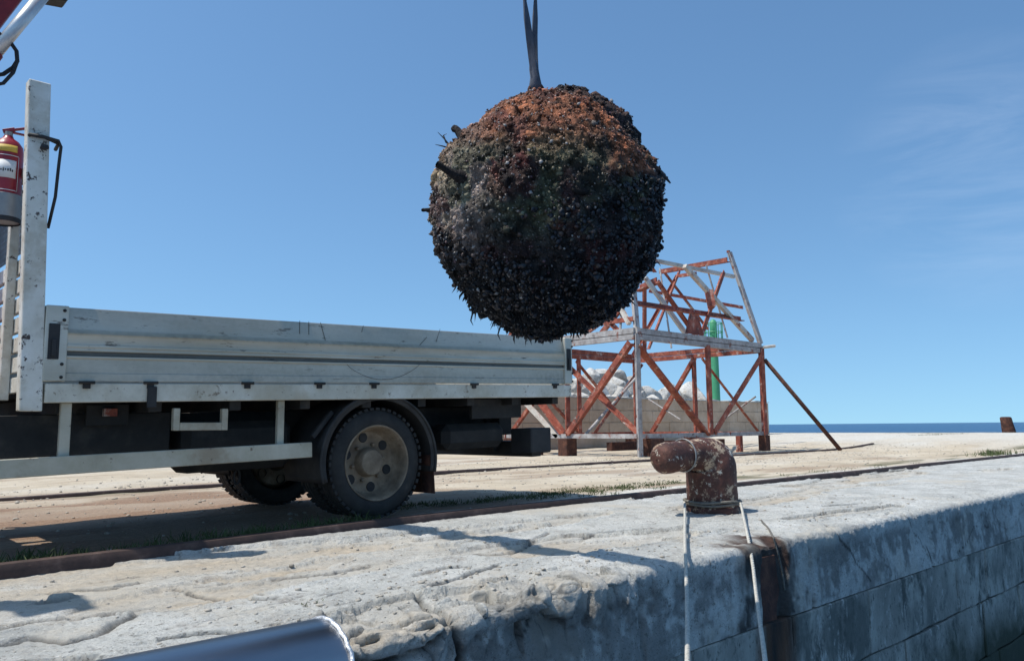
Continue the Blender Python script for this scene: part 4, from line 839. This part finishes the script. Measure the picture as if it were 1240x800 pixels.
# hanging weed and byssus tufts, longest round the underside
n = 5200; d = scatter_dirs(n*2); a, b, t = local(d); keep = rng.uniform(size=len(d)) < (0.05+0.8*sst(0.1,0.8,-b))*sst(-0.1,0.25,fbm(d[:,0]*7,d[:,1]*7,d[:,2]*7,2,231)); d = d[keep][:n]; n = len(d)
base = d*(mine_r(d)*MR)[:,None]+MC; u, v = frame(d); a, b, t = local(d)
ln = (rng.gamma(2.0,0.0042,n)+0.005)*(0.7+0.9*sst(0.2,0.9,-b)); tip = d*0.75+np.array([0,0,-0.75])*sst(0.6,-0.5,b)[:,None]+0.45*rng.normal(size=(n,3)); tip /= np.linalg.norm(tip,axis=1,keepdims=True)
wv = np.cross(tip, mview[None]+0.5*rng.normal(size=(n,3))); wv /= np.linalg.norm(wv,axis=1,keepdims=True); wd = (rng.uniform(0.0018,0.0050,n))[:,None]
mid = base+tip*(ln*0.55)[:,None]+wv*wd*rng.normal(size=(n,1))*0.6
tw = np.cross(tip,wv)*wd*0.5
V = np.stack([base-d*0.006-wv*wd, base-d*0.006+wv*wd, base-d*0.006+tw*2, mid-wv*wd*0.9, mid+wv*wd*0.9, mid+tw, base+tip*ln[:,None]],1)
f7 = np.array([[0,1,4],[0,4,3],[1,2,5],[1,5,4],[2,0,3],[2,3,5],[3,4,6],[4,5,6],[5,3,6]]); F = (f7[None]+(np.arange(n)*7)[:,None,None]).reshape(-1,3)
T = mine_tint(d)*rng.uniform(0.35,1.1,(n,1))
kind(link('hanging_weed', np_mesh('hanging_weed', V.reshape(-1,3), F, {'tint': np.repeat(T,7,0)}), 'shell', mine), 'stuff')
def mine_pt(px_, py__, r=MR):
    """point on the mine's sphere seen at a photo point, with its outward direction"""
    dd = ray(px_,py__); dd = dd/np.linalg.norm(dd); oc = CAM-MC; B_ = dd@oc; disc = B_*B_-(oc@oc-r*r); s_ = -B_-math.sqrt(max(disc,0)); p = CAM+dd*s_; return p, (p-MC)/np.linalg.norm(p-MC)
def horn(px0, px1, r0h, r1h, out=0.0):
    p, dn = mine_pt(*px0); dep = (p-CAM)@_f; q = CAM + ray(*px1)*(dep-out); p = p-dn*0.02
    pts = [Vector(p).lerp(Vector(q), t) for t in (0,0.2,0.4,0.6,0.8,0.95,1.0)]
    mb = MB(); mb.tube([pt+Vector(rng.normal(size=3)*0.002) for pt in pts], [r0h*1.9,r0h*1.5,r0h,r1h*1.15,r1h,r1h*1.1,r1h*0.8], 12)
    T = np.tile(np.array([[0.028,0.022,0.022]]),(len(mb.v),1)); me = np_mesh('contact_horn', np.array(mb.v), np.array([f for f in mb.f if len(f)==4]), {'tint': T})
    link('contact_horn', me, 'crust', mine, smooth=True)
horn((560,216),(530,199),0.019,0.012,0.05); horn((527,254),(511,254),0.008,0.007,0.0); horn((560,165),(549,155),0.018,0.014,-0.02)
# strands that stick out: twigs at the left, a ragged tuft at the right
mb = MB()
for (p0, p1, p2) in (((546,178),(538,168),(530,160)),((546,180),(536,177),(527,175)),((540,172),(537,164),(541,162)),((790,205),(802,211),(812,222)),((788,212),(800,214),(809,215)),((786,200),(796,205),(806,212)),((784,208),(797,218),(806,218)),((778,192),(785,193),(790,199)),((790,318),(797,318),(800,322)),((605,398),(603,405),(606,412)),((640,400),(641,408),(638,413)),((572,380),(570,388),(573,394)),((660,402),(661,409),(659,413)),((690,400),(692,406),(690,409))):
    dep = DM-0.02; pts = [CAM+ray(*p)*dep for p in (p0,p1,p2)]
    p_, dn = pts[0], None; w_ = 0.010 if p0[0] > 770 and p0[1] < 300 else 0.003
    mb.tube([Vector(MC)+(Vector(pts[0])-Vector(MC))*0.93]+[Vector(p) for p in pts], [w_*1.5,w_*1.3,w_,w_*0.3], 5)
me = np_mesh('stray_strands', np.array(mb.v), np.array([f for f in mb.f if len(f)==4]), {'tint': np.tile(np.array([[0.022,0.019,0.02]]),(len(mb.v),1))})
kind(link('stray_strands', me, 'shell', mine), 'stuff')
# lifting eye
tp = CAM+ray(649,110)*(DM-0.02); mb = MB()
mb.tube([Vector(tp)+Vector((0.026*math.cos(a)*mr[0],0.026*math.cos(a)*mr[1],0.026*math.sin(a)+0.0)) for a in np.linspace(0,2*math.pi,18)], 0.009, 8, False)
mb.build('lifting_eye', 'rust', mine, True)
sling = empty('lifting_sling', tuple(tp)); tag(sling, 'doubled dark webbing sling holding up the sea mine', 'sling')
def strap(pts, w0, w1, th):
    mb = MB(); P = [Vector(p) for p in pts]; vs = []; fs = []; n = len(P)
    for i, p in enumerate(P):
        d_ = (P[min(i+1,n-1)]-P[max(i-1,0)]).normalized(); side = (Vector(mr)*math.cos(0.3*i)+Vector(mview)*0.35*math.sin(1.1*i)).normalized(); side = (side-d_*side.dot(d_)).normalized(); nn = side.cross(d_)
        ww = w0+(w1-w0)*i/(n-1)
        for a, b in ((-1,-1),(1,-1),(1,1),(-1,1)): vs.append(p+side*ww/2*a+nn*th/2*b)
    for i in range(n-1):
        for k in range(4): fs.append((i*4+k,i*4+(k+1)%4,(i+1)*4+(k+1)%4,(i+1)*4+k))
    fs += [(0,1,2,3), tuple(range(4*n-4,4*n))]; mb.add(vs, fs); return mb.build('strap', 'strap', sling, 'auto')
hk = TIP+Vector((0.0,0,-0.10))
strap([CAM+ray(*p)*(DM-0.03) for p in ((648,98),(646,85),(644,70),(641,45),(638,22),(635.5,0))]+[hk+Vector((-0.015,0,0))], 0.026, 0.030, 0.006)
strap([CAM+ray(*p)*(DM+0.0) for p in ((650,98),(649,85),(648,70),(647.5,45),(648,22),(648.5,0))]+[hk+Vector((0.012,0,0))], 0.020, 0.026, 0.006)
mb = MB(); P = [CAM+ray(*p)*(DM-0.015) for p in ((649,112),(648.5,104),(648,94),(646.5,84),(645.5,74))]; mb.tube(P, [0.018,0.026,0.020,0.019,0.015], 10)
mb.build('choked_loop', 'strap', sling, True)

# ------------------------------------------------------------------ rusty lattice frame
LX0, LX1, LY0, LY1, LD = 14.2, 19.62, 11.0, 15.3, 2.74
LB = float(ony(772, 528, LY0)[2])
lat = empty('lattice_frame', (LX0, LY0, 0)); tag(lat, 'rusty red and grey steel lattice tower section standing before the block wall', 'tower section')
def A(x, y, Y=LY0): return Vector(ony(x, y, Y))
def Bp(x, y, X_=LX0): return Vector(onx(x, y, X_))
def mem(name, p, q, w_, mat, sec='L', flip=1):
    mb = MB()
    if sec == 'L': mb.angle(p, q, w_, w_*0.16, flip)
    elif sec == 'T': mb.tube([p, q], w_/2, 10)
    else: mb.bar(p, q, w_)
    return mb.build(name, mat, lat)
c00, c10, c01, c11 = (LX0,LY0),(LX1,LY0),(LX0,LY1),(LX1,LY1)
for (x,y), m_, w_ in ((c00,'greypaint',0.15),(c10,'redpaint',0.17),(c01,'redpaint',0.15),(c11,'redpaint',0.15)):
    mem('corner_post', (x,y,-0.03), (x,y,LD-0.02), w_, m_, 'L', 1)
for (p, q, m_) in ((c00,c10,'greypaint'),(c00,c01,'greypaint'),(c10,c11,'redpaint'),(c01,c11,'redpaint')):
    for z, ww in ((LD+0.055,0.125),(LD-0.085,0.12)): mem('deck_beam', (*p,z), (*q,z), ww, m_, 'B')
    mem('base_beam', (*p,LB), (*q,LB), 0.10, 'greypaint' if m_ == 'greypaint' else 'redpaint', 'B')
mx_, my_ = (LX0+LX1)/2+0.12, (LY0+LY1)/2
for (x,y) in ((mx_,LY0),(LX0,my_),(LX1,my_),(mx_,LY1)): mem('middle_post', (x,y,LB), (x,y,LD-0.1), 0.15, 'redpaint')
# near face
mem('brace', (LX0+0.05,LY0-0.03,LD-0.2), (mx_-0.1,LY0-0.03,LB+0.05), 0.20, 'redpaint')
mem('brace', (LX1-0.1,LY0-0.03,LD-0.25), (mx_+0.1,LY0-0.03,LB+0.06), 0.15, 'redpaint')
mem('brace', (mx_+0.02,LY0+0.12,LD-0.4), (LX1-0.05,LY0+0.12,LB+0.08), 0.08, 'redpaint')
# left face
mem('brace', (LX0-0.03,LY0+0.1,LD-0.2), (LX0-0.03,my_-0.1,LB+0.05), 0.13, 'redpaint')
mem('brace', (LX0+0.12,my_+0.35,LD-0.35), (LX0+0.12,LY0+0.1,LB+0.08), 0.10, 'redpaint')
mem('brace', (LX0-0.03,LY1-0.1,LD-0.2), (LX0-0.03,my_+0.1,LB+0.08), 0.13, 'redpaint')
mem('brace', (LX0+0.12,my_,LD-0.3), (LX0+0.12,LY1-0.1,LB+0.08), 0.09, 'redpaint')
mem('brace', Bp(636,487), Bp(676,529), 0.10, 'whitebar', 'B')
mem('brace', A(775,452,12.4), Bp(707,528), 0.07, 'greypaint', 'T')
mem('brace', A(777,441,13.2), A(718,526,13.6), 0.08, 'redpaint')
# right and back faces
mem('brace', Bp(841,433,LX1), Bp(789,524,LX1), 0.11, 'redpaint')
mem('brace', Bp(915,480,LX1), Bp(868,514,LX1), 0.05, 'greypaint', 'T')
mem('brace', Bp(785,483,LX1), Bp(824,508,LX1), 0.05, 'greypaint', 'T')
mem('brace', (LX0+0.2,LY1,LD-0.2), (mx_,LY1,LB+0.1), 0.10, 'redpaint')
mem('brace', (mx_,LY1,LD-0.2), (LX1-0.1,LY1,LB+0.1), 0.10, 'redpaint')
# upper storey
RT = Vector(ony(882, 306, LY0+0.7)); BT = Vector(ony(800, 329, LY1-0.7)); NTp = Vector((LX0+0.75, LY0+0.75, RT.z)); LT = Vector((LX0+0.75, LY1-0.75, RT.z))
mem('upper_leg', (LX1,LY0,LD+0.1), RT, 0.15, 'greypaint')
mem('upper_leg', (LX0,LY0,LD+0.1), NTp, 0.16, 'greypaint')
mem('upper_leg', (LX0,LY1,LD+0.1), (LX0+0.3,LY1-0.3,LD+0.75), 0.13, 'redpaint')
mem('upper_leg', (LX1,LY1,LD+0.1), BT+Vector((0.9,0,0)), 0.10, 'redpaint')
mem('upper_leg', Vector((*A(779,434,LY1)[:2],LD)), A(779,350,LY1-0.4), 0.15, 'redpaint')
mem('top_beam', RT+Vector((0,0,-0.2)), BT, 0.13, 'redpaint')
mem('top_beam', NTp+Vector((0,0,-0.1)), BT+Vector((-0.3,0,0)), 0.12, 'redpaint')
for (p, q, ya, yb, ww) in (((806,330),(858,398),3.6,3.2,0.10),((786,352),(900,372),4.0,2.0,0.10)): mem('upper_brace', A(*p,LY0+ya), A(*q,LY0+yb), ww, 'redpaint')
mem('top_beam', A(791,315,LY0+1.3), A(889,335,LY0+0.55), 0.09, 'whitebar', 'B')
mem('upper_rail', A(768,366,LY0+0.3), A(899,386,LY0+0.3), 0.13, 'redpaint')
mem('upper_rail', (LX0+0.32,LY0+0.32,LD+0.95), (LX0+0.30,LY1-0.28,LD+0.72), 0.12, 'redpaint')
mem('upper_rail', (LX0+0.1,LY0+0.1,LD+0.34), (LX0+0.1,LY1-0.1,LD+0.34), 0.10, 'redpaint')
for (p, q, yy, ww, m_, sc_) in (((829,322),(911,412),0.4,0.11,'whitebar','B'),((875,329),(847,408),0.45,0.12,'redpaint','L'),((798,340),(846,408),0.6,0.14,'redpaint','L'),
        ((781,336),(831,405),1.2,0.10,'whitebar','B'),((822,328),(785,421),3.2,0.09,'redpaint','L'),((855,321),(881,409),1.0,0.05,'greypaint','T'),((799,325),(813,421),1.6,0.05,'greypaint','T'),
        ((823,334),(842,331),2.0,0.09,'redpaint','B'),((772,349),(792,340),1.8,0.2,'redpaint','L'),((858,352),(862,372),0.35,0.16,'redpaint','B')):
    mem('upper_brace', A(*p,LY0+yy), A(*q,LY0+yy*0.6), ww, m_, sc_)
for (p, q, ww, m_, sc_) in (((760,363),(728,404),0.10,'redpaint','L'),((747,364),(762,392),0.09,'whitebar','B'),((735,385),(700,410),0.09,'redpaint','L'),((720,372),(752,404),0.09,'redpaint','L'),((752,380),(751,404),0.06,'greypaint','T')):
    mem('upper_brace', Bp(*p,LX0+0.15), Bp(*q,LX0+0.05), ww, m_, sc_)
mb = MB(); g_ = A(843,402,LY0+0.2); mb.add([g_+Vector(v_) for v_ in ((-0.45,0,-0.06),(0.35,0,-0.06),(0.12,0,0.42),(-0.25,0,0.45),(-0.45,0.02,-0.06),(0.35,0.02,-0.06),(0.12,0.02,0.42),(-0.25,0.02,0.45))], [(0,1,2,3),(7,6,5,4),(0,4,5,1),(1,5,6,2),(2,6,7,3),(3,7,4,0)]); mb.build('gusset_plate', 'redpaint', lat)
mb = MB(); mb.tube([RT, RT+Vector((0,0,0.06))], 0.05, 8); mb.build('tip_stub', 'redpaint', lat)
mb = MB(); mb.tube([(LX1,LY0-0.05,LD+0.0),(LX1+0.45,LY0-0.2,LD+0.06)], 0.04, 8); mb.build('tip_stub', 'whitebar', lat)
mem('foot', (LX1-0.02,LY0-0.02,-0.03), (LX1-0.02,LY0-0.02,LB-0.05), 0.22, 'rust', 'B'); mem('foot', (LX1-0.9,LY0+0.2,-0.03), (LX1-0.9,LY0+0.2,LB-0.05), 0.13, 'redpaint', 'B')
pole = MB(); pf = onz(1018, 545, float(ground_z(np.array(21.),np.array(8.)))); pole.tube([(LX1+0.08,LY0-0.08,LD-0.32), tuple(pf)], 0.055, 10)
tag(pole.build('leaning_pole', 'rust', smooth=True), 'long dark pole propped at a slant against the lattice frame', 'pole')
# timber packing under the frame
for (x, y, w1, w2) in ((LX0-0.02,LY0+2.1,0.36,0.3),(LX0-0.02,LY0+3.2,0.36,0.25),(LX0+0.6,LY0+0.06,0.5,0.3),(LX0-0.02,LY1-0.3,0.4,0.3),(mx_+0.5,LY0+0.9,0.4,0.3),(LX1-0.3,LY1-0.2,0.4,0.4)):
    g_ = float(ground_z(np.array(x),np.array(y))); mb = MB(); mb.box(x-w1/2,x+w1/2,y-w2/2,y+w2/2,g_-0.02,LB-0.055)
    tag(mb.build('packing_block', 'rust', bevel=0.012), 'dark timber packing block propping the base of the lattice frame', 'block', 'packing blocks under the lattice frame')
mb = MB(); mb.box(LX0+0.3,LX1-0.3,LY0+1.0,LY0+1.16,0.10,0.30); tag(mb.build('loose_girder', 'rust', bevel=0.006), 'dark rusty girder lying on the ground inside the lattice frame', 'girder')

# ------------------------------------------------------------------ block wall, boulders, beacon
WY0, WZT = 17.0, 1.59
sw = empty('block_wall', (20, WY0, 0)); tag(sw, 'low sea wall of pale brown concrete blocks behind the lattice frame', 'wall')
mb = MB(); mb.box(4.0, 30.85, WY0+0.03, WY0+0.55, -0.3, WZT-0.03); mb.build('mortar_core', 'block', sw)
bmes = [block_mesh('concrete_block', l, 0.30, 0.388, 300+k, 0.02) for k, l in enumerate((0.98,1.18,0.78))]; bl = (0.99,1.19,0.79)
for c_ in range(4):
    x = 4.0 + (c_%2)*0.4
    while x < 30.5:
        k = random.choice((0,0,1,2)); L_ = bl[k]
        if x+L_ > 30.9: k = 2; L_ = bl[2]
        o = link('concrete_block', bmes[k], 'block', sw, 'auto'); o.location = Vector((x+L_/2, WY0+0.15+random.uniform(-0.012,0.012), WZT-0.2-0.4*c_+(rise(x)*0)+random.uniform(-0.004,0.004)))-Vector((20,WY0,0)); o.matrix_parent_inverse = Matrix.Identity(4); x += L_
mb = MB(); X_ = np.linspace(4.0, 30.9, 150); vs = []; fs = []
for i, x in enumerate(X_):
    z = WZT + 0.035 + 0.05*float(fbm(x*1.8, 3, 0, 4, 311)); e_ = 0.03*float(fbm(x*3, 8, 0, 3, 313))
    for y, zz in ((WY0-0.02+e_, WZT-0.004),(WY0-0.01+e_, z),(WY0+0.45,z+0.01),(WY0+0.56,WZT-0.004)): vs.append((x,y,zz))
for i in range(len(X_)-1):
    for k in range(4): fs.append((i*4+k,i*4+(k+1)%4,(i+1)*4+(k+1)%4,(i+1)*4+k))
fs += [(0,1,2,3), tuple(range(len(vs)-4,len(vs)))]; mb.add(vs, fs); mb.build('ragged_coping', 'boulder', sw, 'auto')
def rock_mesh(seed):
    bm = bmesh.new(); bmesh.ops.create_icosphere(bm, subdivisions=4, radius=1.0); rg = np.random.default_rng(seed)
    P = np.array([v.co[:] for v in bm.verts])
    for _ in range(22):                                   # planar chops give flat faces and edges
        nrm = rg.normal(size=3); nrm /= np.linalg.norm(nrm); h_ = rg.uniform(0.48,0.80); dd = P@nrm - h_; P = P - np.outer(np.clip(dd,0,None)*0.97, nrm)
    P = P*(1+0.035*fbm(P[:,0]*4,P[:,1]*3,P[:,2]*3,4,seed))[:,None]
    for v, p in zip(bm.verts, P): v.co = p
    me = bpy.data.meshes.new('boulder'); bm.to_mesh(me); bm.free(); return me
rocks = [rock_mesh(400+k) for k in range(8)]
spots = []
def ridge(x): return float(np.interp(x, [12,16,18.5,20,21.5,23,24.2,25.3,26.2,27.2,28.2,29.5], [1.5,2.3,2.9,2.8,2.5,3.05,2.75,2.35,2.0,2.35,1.75,1.35]))
for x in np.arange(13, 29.2, 0.62):
    for lay_, (yo, dz) in enumerate(((18.15,-0.95),(18.7,-0.45),(19.3,-0.12),(20.1,-0.35))):
        s_ = random.uniform(0.38,0.68); z = ridge(x)-s_*0.7+dz+random.uniform(-0.12,0.10)
        if z > 0.8: spots.append((x+random.uniform(-0.2,0.2), yo+random.uniform(-0.15,0.25), z, s_))
spots.append((27.4, 18.4, 1.75, 0.72))
mb = MB(); vs = []; fs = []; X_ = np.arange(11, 31, 0.5); yy = (17.7,18.2,19.0,20.0,21.5,23)
for x in X_:
    for k, y in enumerate(yy): vs.append((x, y, max(0.2, ridge(x)*(0.30,0.50,0.68,0.66,0.4,-0.3)[k]-0.25)+0.15*float(fbm(x*1.5,y*2,0,3,331))))
n = len(yy); mb.add(vs, [(i*n+k,(i+1)*n+k,(i+1)*n+k+1,i*n+k+1) for i in range(len(X_)-1) for k in range(n-1)])
kind(mb.build('rubble_bank', 'boulder', smooth='auto'), 'structure')
for k, (x,y,z,s_) in enumerate(spots):
    o = link('boulder', rocks[k%8], 'boulder', None, 'auto'); o.location = (x,y,z); o.rotation_euler = (random.uniform(0,6),random.uniform(0,6),random.uniform(0,6)); o.scale = (s_*random.uniform(0.9,1.4),s_,s_*random.uniform(0.75,1.0))
    if k == len(spots)-1: tag(o, 'largest single white boulder at the low end of the heap, beside the green beacon', 'boulder')
    else: tag(o, 'white limestone boulder heaped behind the block wall', 'boulder', 'boulders behind the sea wall')
gp = ony(867, 480, 19.6); bx2, by2 = gp[0], gp[1]
bc = empty('harbour_beacon', (bx2,by2,0.2)); tag(bc, 'slim green harbour light column rising behind the block wall', 'beacon')
mb = MB(); mb.lathe([(0.30,0.2),(0.30,0.5),(0.19,0.52),(0.185,2.6),(0.17,3.9),(0.17,4.75),(0.001,4.76)], 20, (bx2,by2,0), 'z'); mb.build('column', 'green', bc, 'auto')
mb = MB(); mb.lathe([(0.42,4.35),(0.42,4.40),(0.001,4.40)], 20, (bx2,by2,0), 'z'); pf_ = mb.build('platform', 'green', bc, 'auto')
for k in range(8):
    a = math.pi*k/4; mb = MB(); mb.tube([(bx2+0.40*math.cos(a),by2+0.40*math.sin(a),4.40),(bx2+0.40*math.cos(a),by2+0.40*math.sin(a),5.2)], 0.02, 6); mb.build('railing_post', 'green', pf_)
for z in (4.8,5.2):
    mb = MB(); mb.tube([(bx2+0.40*math.cos(a),by2+0.40*math.sin(a),z) for a in np.linspace(0,2*math.pi,20)], 0.02, 6, False); mb.build('railing_ring', 'green', pf_)
mb = MB(); mb.lathe([(0.14,4.76),(0.16,4.8),(0.16,5.25),(0.10,5.35),(0.001,5.40)], 16, (bx2,by2,0), 'z'); mb.build('lantern', 'green', bc, 'auto')

# ------------------------------------------------------------------ boat at the quay with its tubular side rail
PY_, PZ_, PR = 1.24, 0.262, 0.098
boat = empty('work_boat', (-1.5, 0.2, -1.6)); tag(boat, 'grey work boat with a thick polished steel tube along its side', 'boat')
mb = MB(); vs = []; fs = []; sec = [(0.0,-1.0),(0.62,-0.92),(0.95,-0.55),(1.0,0.0)]; X_ = np.linspace(-6, 2.2, 30)
for x in X_:
    wd = 1.30*(1-sst(0.2,2.25,x)*0.97)
    for sd in (1,-1):
        for a, b in (sec if sd == 1 else sec[::-1]): vs.append((x, 0.05+sd*a*wd, -1.05+0.85*b))
n = 8
for i in range(len(X_)-1):
    for k in range(n): fs.append((i*n+k,i*n+(k+1)%n,(i+1)*n+(k+1)%n,(i+1)*n+k))
fs += [tuple(range(n)), tuple(range(len(vs)-n,len(vs)))]; mb.add(vs, fs); mb.build('hull', 'hull', boat, 'auto')
P1 = 0.735
mb = MB(); mb.lathe([(PR,-4.0),(PR,P1-0.012),(PR-0.002,P1-0.008),(PR-0.004,P1),(PR-0.012,P1),(PR-0.012,P1-0.06),(0.001,P1-0.06)], 64, (0,PY_,PZ_), 'x'); tub = mb.build('side_tube', 'steel', boat, 'auto')
mb = MB(); mb.tube([(P1-0.004+0.0012*math.sin(23*a), PY_+PR*math.cos(a)*0.995, PZ_+PR*math.sin(a)*0.995) for a in np.linspace(0,2*math.pi,90)], 0.0042, 6, False); mb.build('weld_bead', 'weld', tub, True)
for x in (-3.2,-1.6,0.0):
    mb = MB(); mb.tube([(x,PY_,-1.0),(x,PY_,PZ_-0.09)], 0.04, 14); mb.build('stanchion', 'steel', boat, True)

# ------------------------------------------------------------------ grass, loose stones
def blades(spots_, name, label, cat='grass'):
    V = []; F = []
    for (x, y, z, cnt, rad, hgt) in spots_:
        for _ in range(cnt):
            r = rad*math.sqrt(random.random()); a = random.uniform(0,6.283); bx, by = x+r*math.cos(a), y+r*math.sin(a)*0.6; h_ = hgt*random.uniform(0.4,1.15); ln_ = Vector((random.gauss(0,0.35),random.gauss(0,0.35),1)).normalized(); w_ = random.uniform(0.002,0.0045)*(1+hgt*4); d_ = random.uniform(0,3.14); sx, sy = w_*math.cos(d_), w_*math.sin(d_)
            o_ = len(V); m_ = Vector((bx,by,z))+ln_*h_*0.6; t_ = m_+Vector((ln_.x*1.8,ln_.y*1.8,ln_.z*0.7)).normalized()*h_*0.4
            V += [(bx-sx,by-sy,z),(bx+sx,by+sy,z),(m_.x+sx*0.7,m_.y+sy*0.7,m_.z),(m_.x-sx*0.7,m_.y-sy*0.7,m_.z),tuple(t_)]; F += [(o_,o_+1,o_+2),(o_,o_+2,o_+3),(o_+3,o_+2,o_+4)]
    me = np_mesh(name, np.array(V), np.array(F)); o = link(name, me, 'grass'); kind(o, 'stuff'); tag(o, label, cat); return o
gs = []
for _ in range(800):
    x = random.uniform(-0.5, 3.6); y = RAIL_Y+0.10+abs(random.gauss(0,0.22)); 
    if float(fbm(x*1.6,y*2.5,0,3,341)) > -0.12: gs.append((x,y,float(ground_z(np.array(x),np.array(y)))-0.005,random.randint(8,18),0.07,random.uniform(0.05,0.13)))
for _ in range(700):
    x = random.uniform(4.2, 10.5); y = random.gauss(5.75,0.2)
    if float(fbm(x*0.9,y*2,0,3,343)) > -0.1: gs.append((x,y,float(ground_z(np.array(x),np.array(y)))-0.004,random.randint(6,14),0.10,random.uniform(0.02,0.05)))
for _ in range(260):
    x = random.uniform(8, 33); y = random.choice((9.85,9.85,5.5,12.5,10.6))+random.gauss(0,0.12)
    if float(fbm(x*0.5,y,0,3,345)) > 0.1: gs.append((x,y,float(ground_z(np.array(x),np.array(y)))-0.004,random.randint(6,12),0.2,random.uniform(0.03,0.06)))
p = onz(1205,543,0.12)
for _ in range(30): gs.append((p[0]+random.gauss(0,0.4),p[1]+random.gauss(0,0.15),float(ground_z(np.array(p[0]),np.array(max(p[1],4.7)))),14,0.15,0.14))
blades(gs, 'grass', 'thin dry grass growing along the crane rail and the track')
p = onz(367, 722); gs = [(p[0]+random.gauss(0,0.045),p[1]+random.gauss(0,0.02),deck_z(p[0],p[1])-0.004,random.randint(3,9),0.018,random.uniform(0.015,0.045)) for _ in range(8)]
o = blades(gs, 'weed_tuft', 'small green weed tuft growing in a crack of the concrete quay', 'weed')
def stones(n_, fx, name, smin, smax):
    bm = bmesh.new(); bmesh.ops.create_icosphere(bm, subdivisions=1, radius=1.0); P = np.array([v.co[:] for v in bm.verts]); Fi = np.array([[v.index for v in f.verts] for f in bm.faces]); bm.free()
    V = []; F = []; k = 0
    for _ in range(n_):
        x, y, z = fx(); s_ = smin*(smax/smin)**(random.random()**2.2); q = P*(1+0.45*(rng.random((len(P),1))-0.5))*np.array([s_*random.uniform(0.8,1.5),s_*random.uniform(0.8,1.3),s_*random.uniform(0.45,0.8)]); a = random.uniform(0,6.28); ca, sa = math.cos(a), math.sin(a)
        q = np.stack([q[:,0]*ca-q[:,1]*sa, q[:,0]*sa+q[:,1]*ca, q[:,2]],-1)+np.array([x,y,z+s_*0.2]); V.append(q); F.append(Fi+k*len(P)); k += 1
    o = link(name, np_mesh(name, np.concatenate(V), np.concatenate(F)), 'pebble'); kind(o, 'stuff'); return o
def fg():
    x = random.uniform(0.5, 24); y = random.uniform(4.75, 16)*0.5+random.uniform(4.75,11)*0.5; return x, y, float(ground_z(np.array(x),np.array(y)))
tag(stones(5500, fg, 'gravel', 0.004, 0.022), 'loose pale gravel scattered over the dirt behind the rail', 'gravel')
def fd():
    x = random.choice((random.gauss(2.3,0.7), random.uniform(0.3,8))); y = random.choice((random.uniform(2.65,4.5), random.gauss(2.85,0.18))); y = min(max(y,2.62),4.5); return x, y, deck_z(x,y)
tag(stones(900, fd, 'chippings', 0.003, 0.014), 'small concrete chippings lying on the worn quay edge', 'chippings')
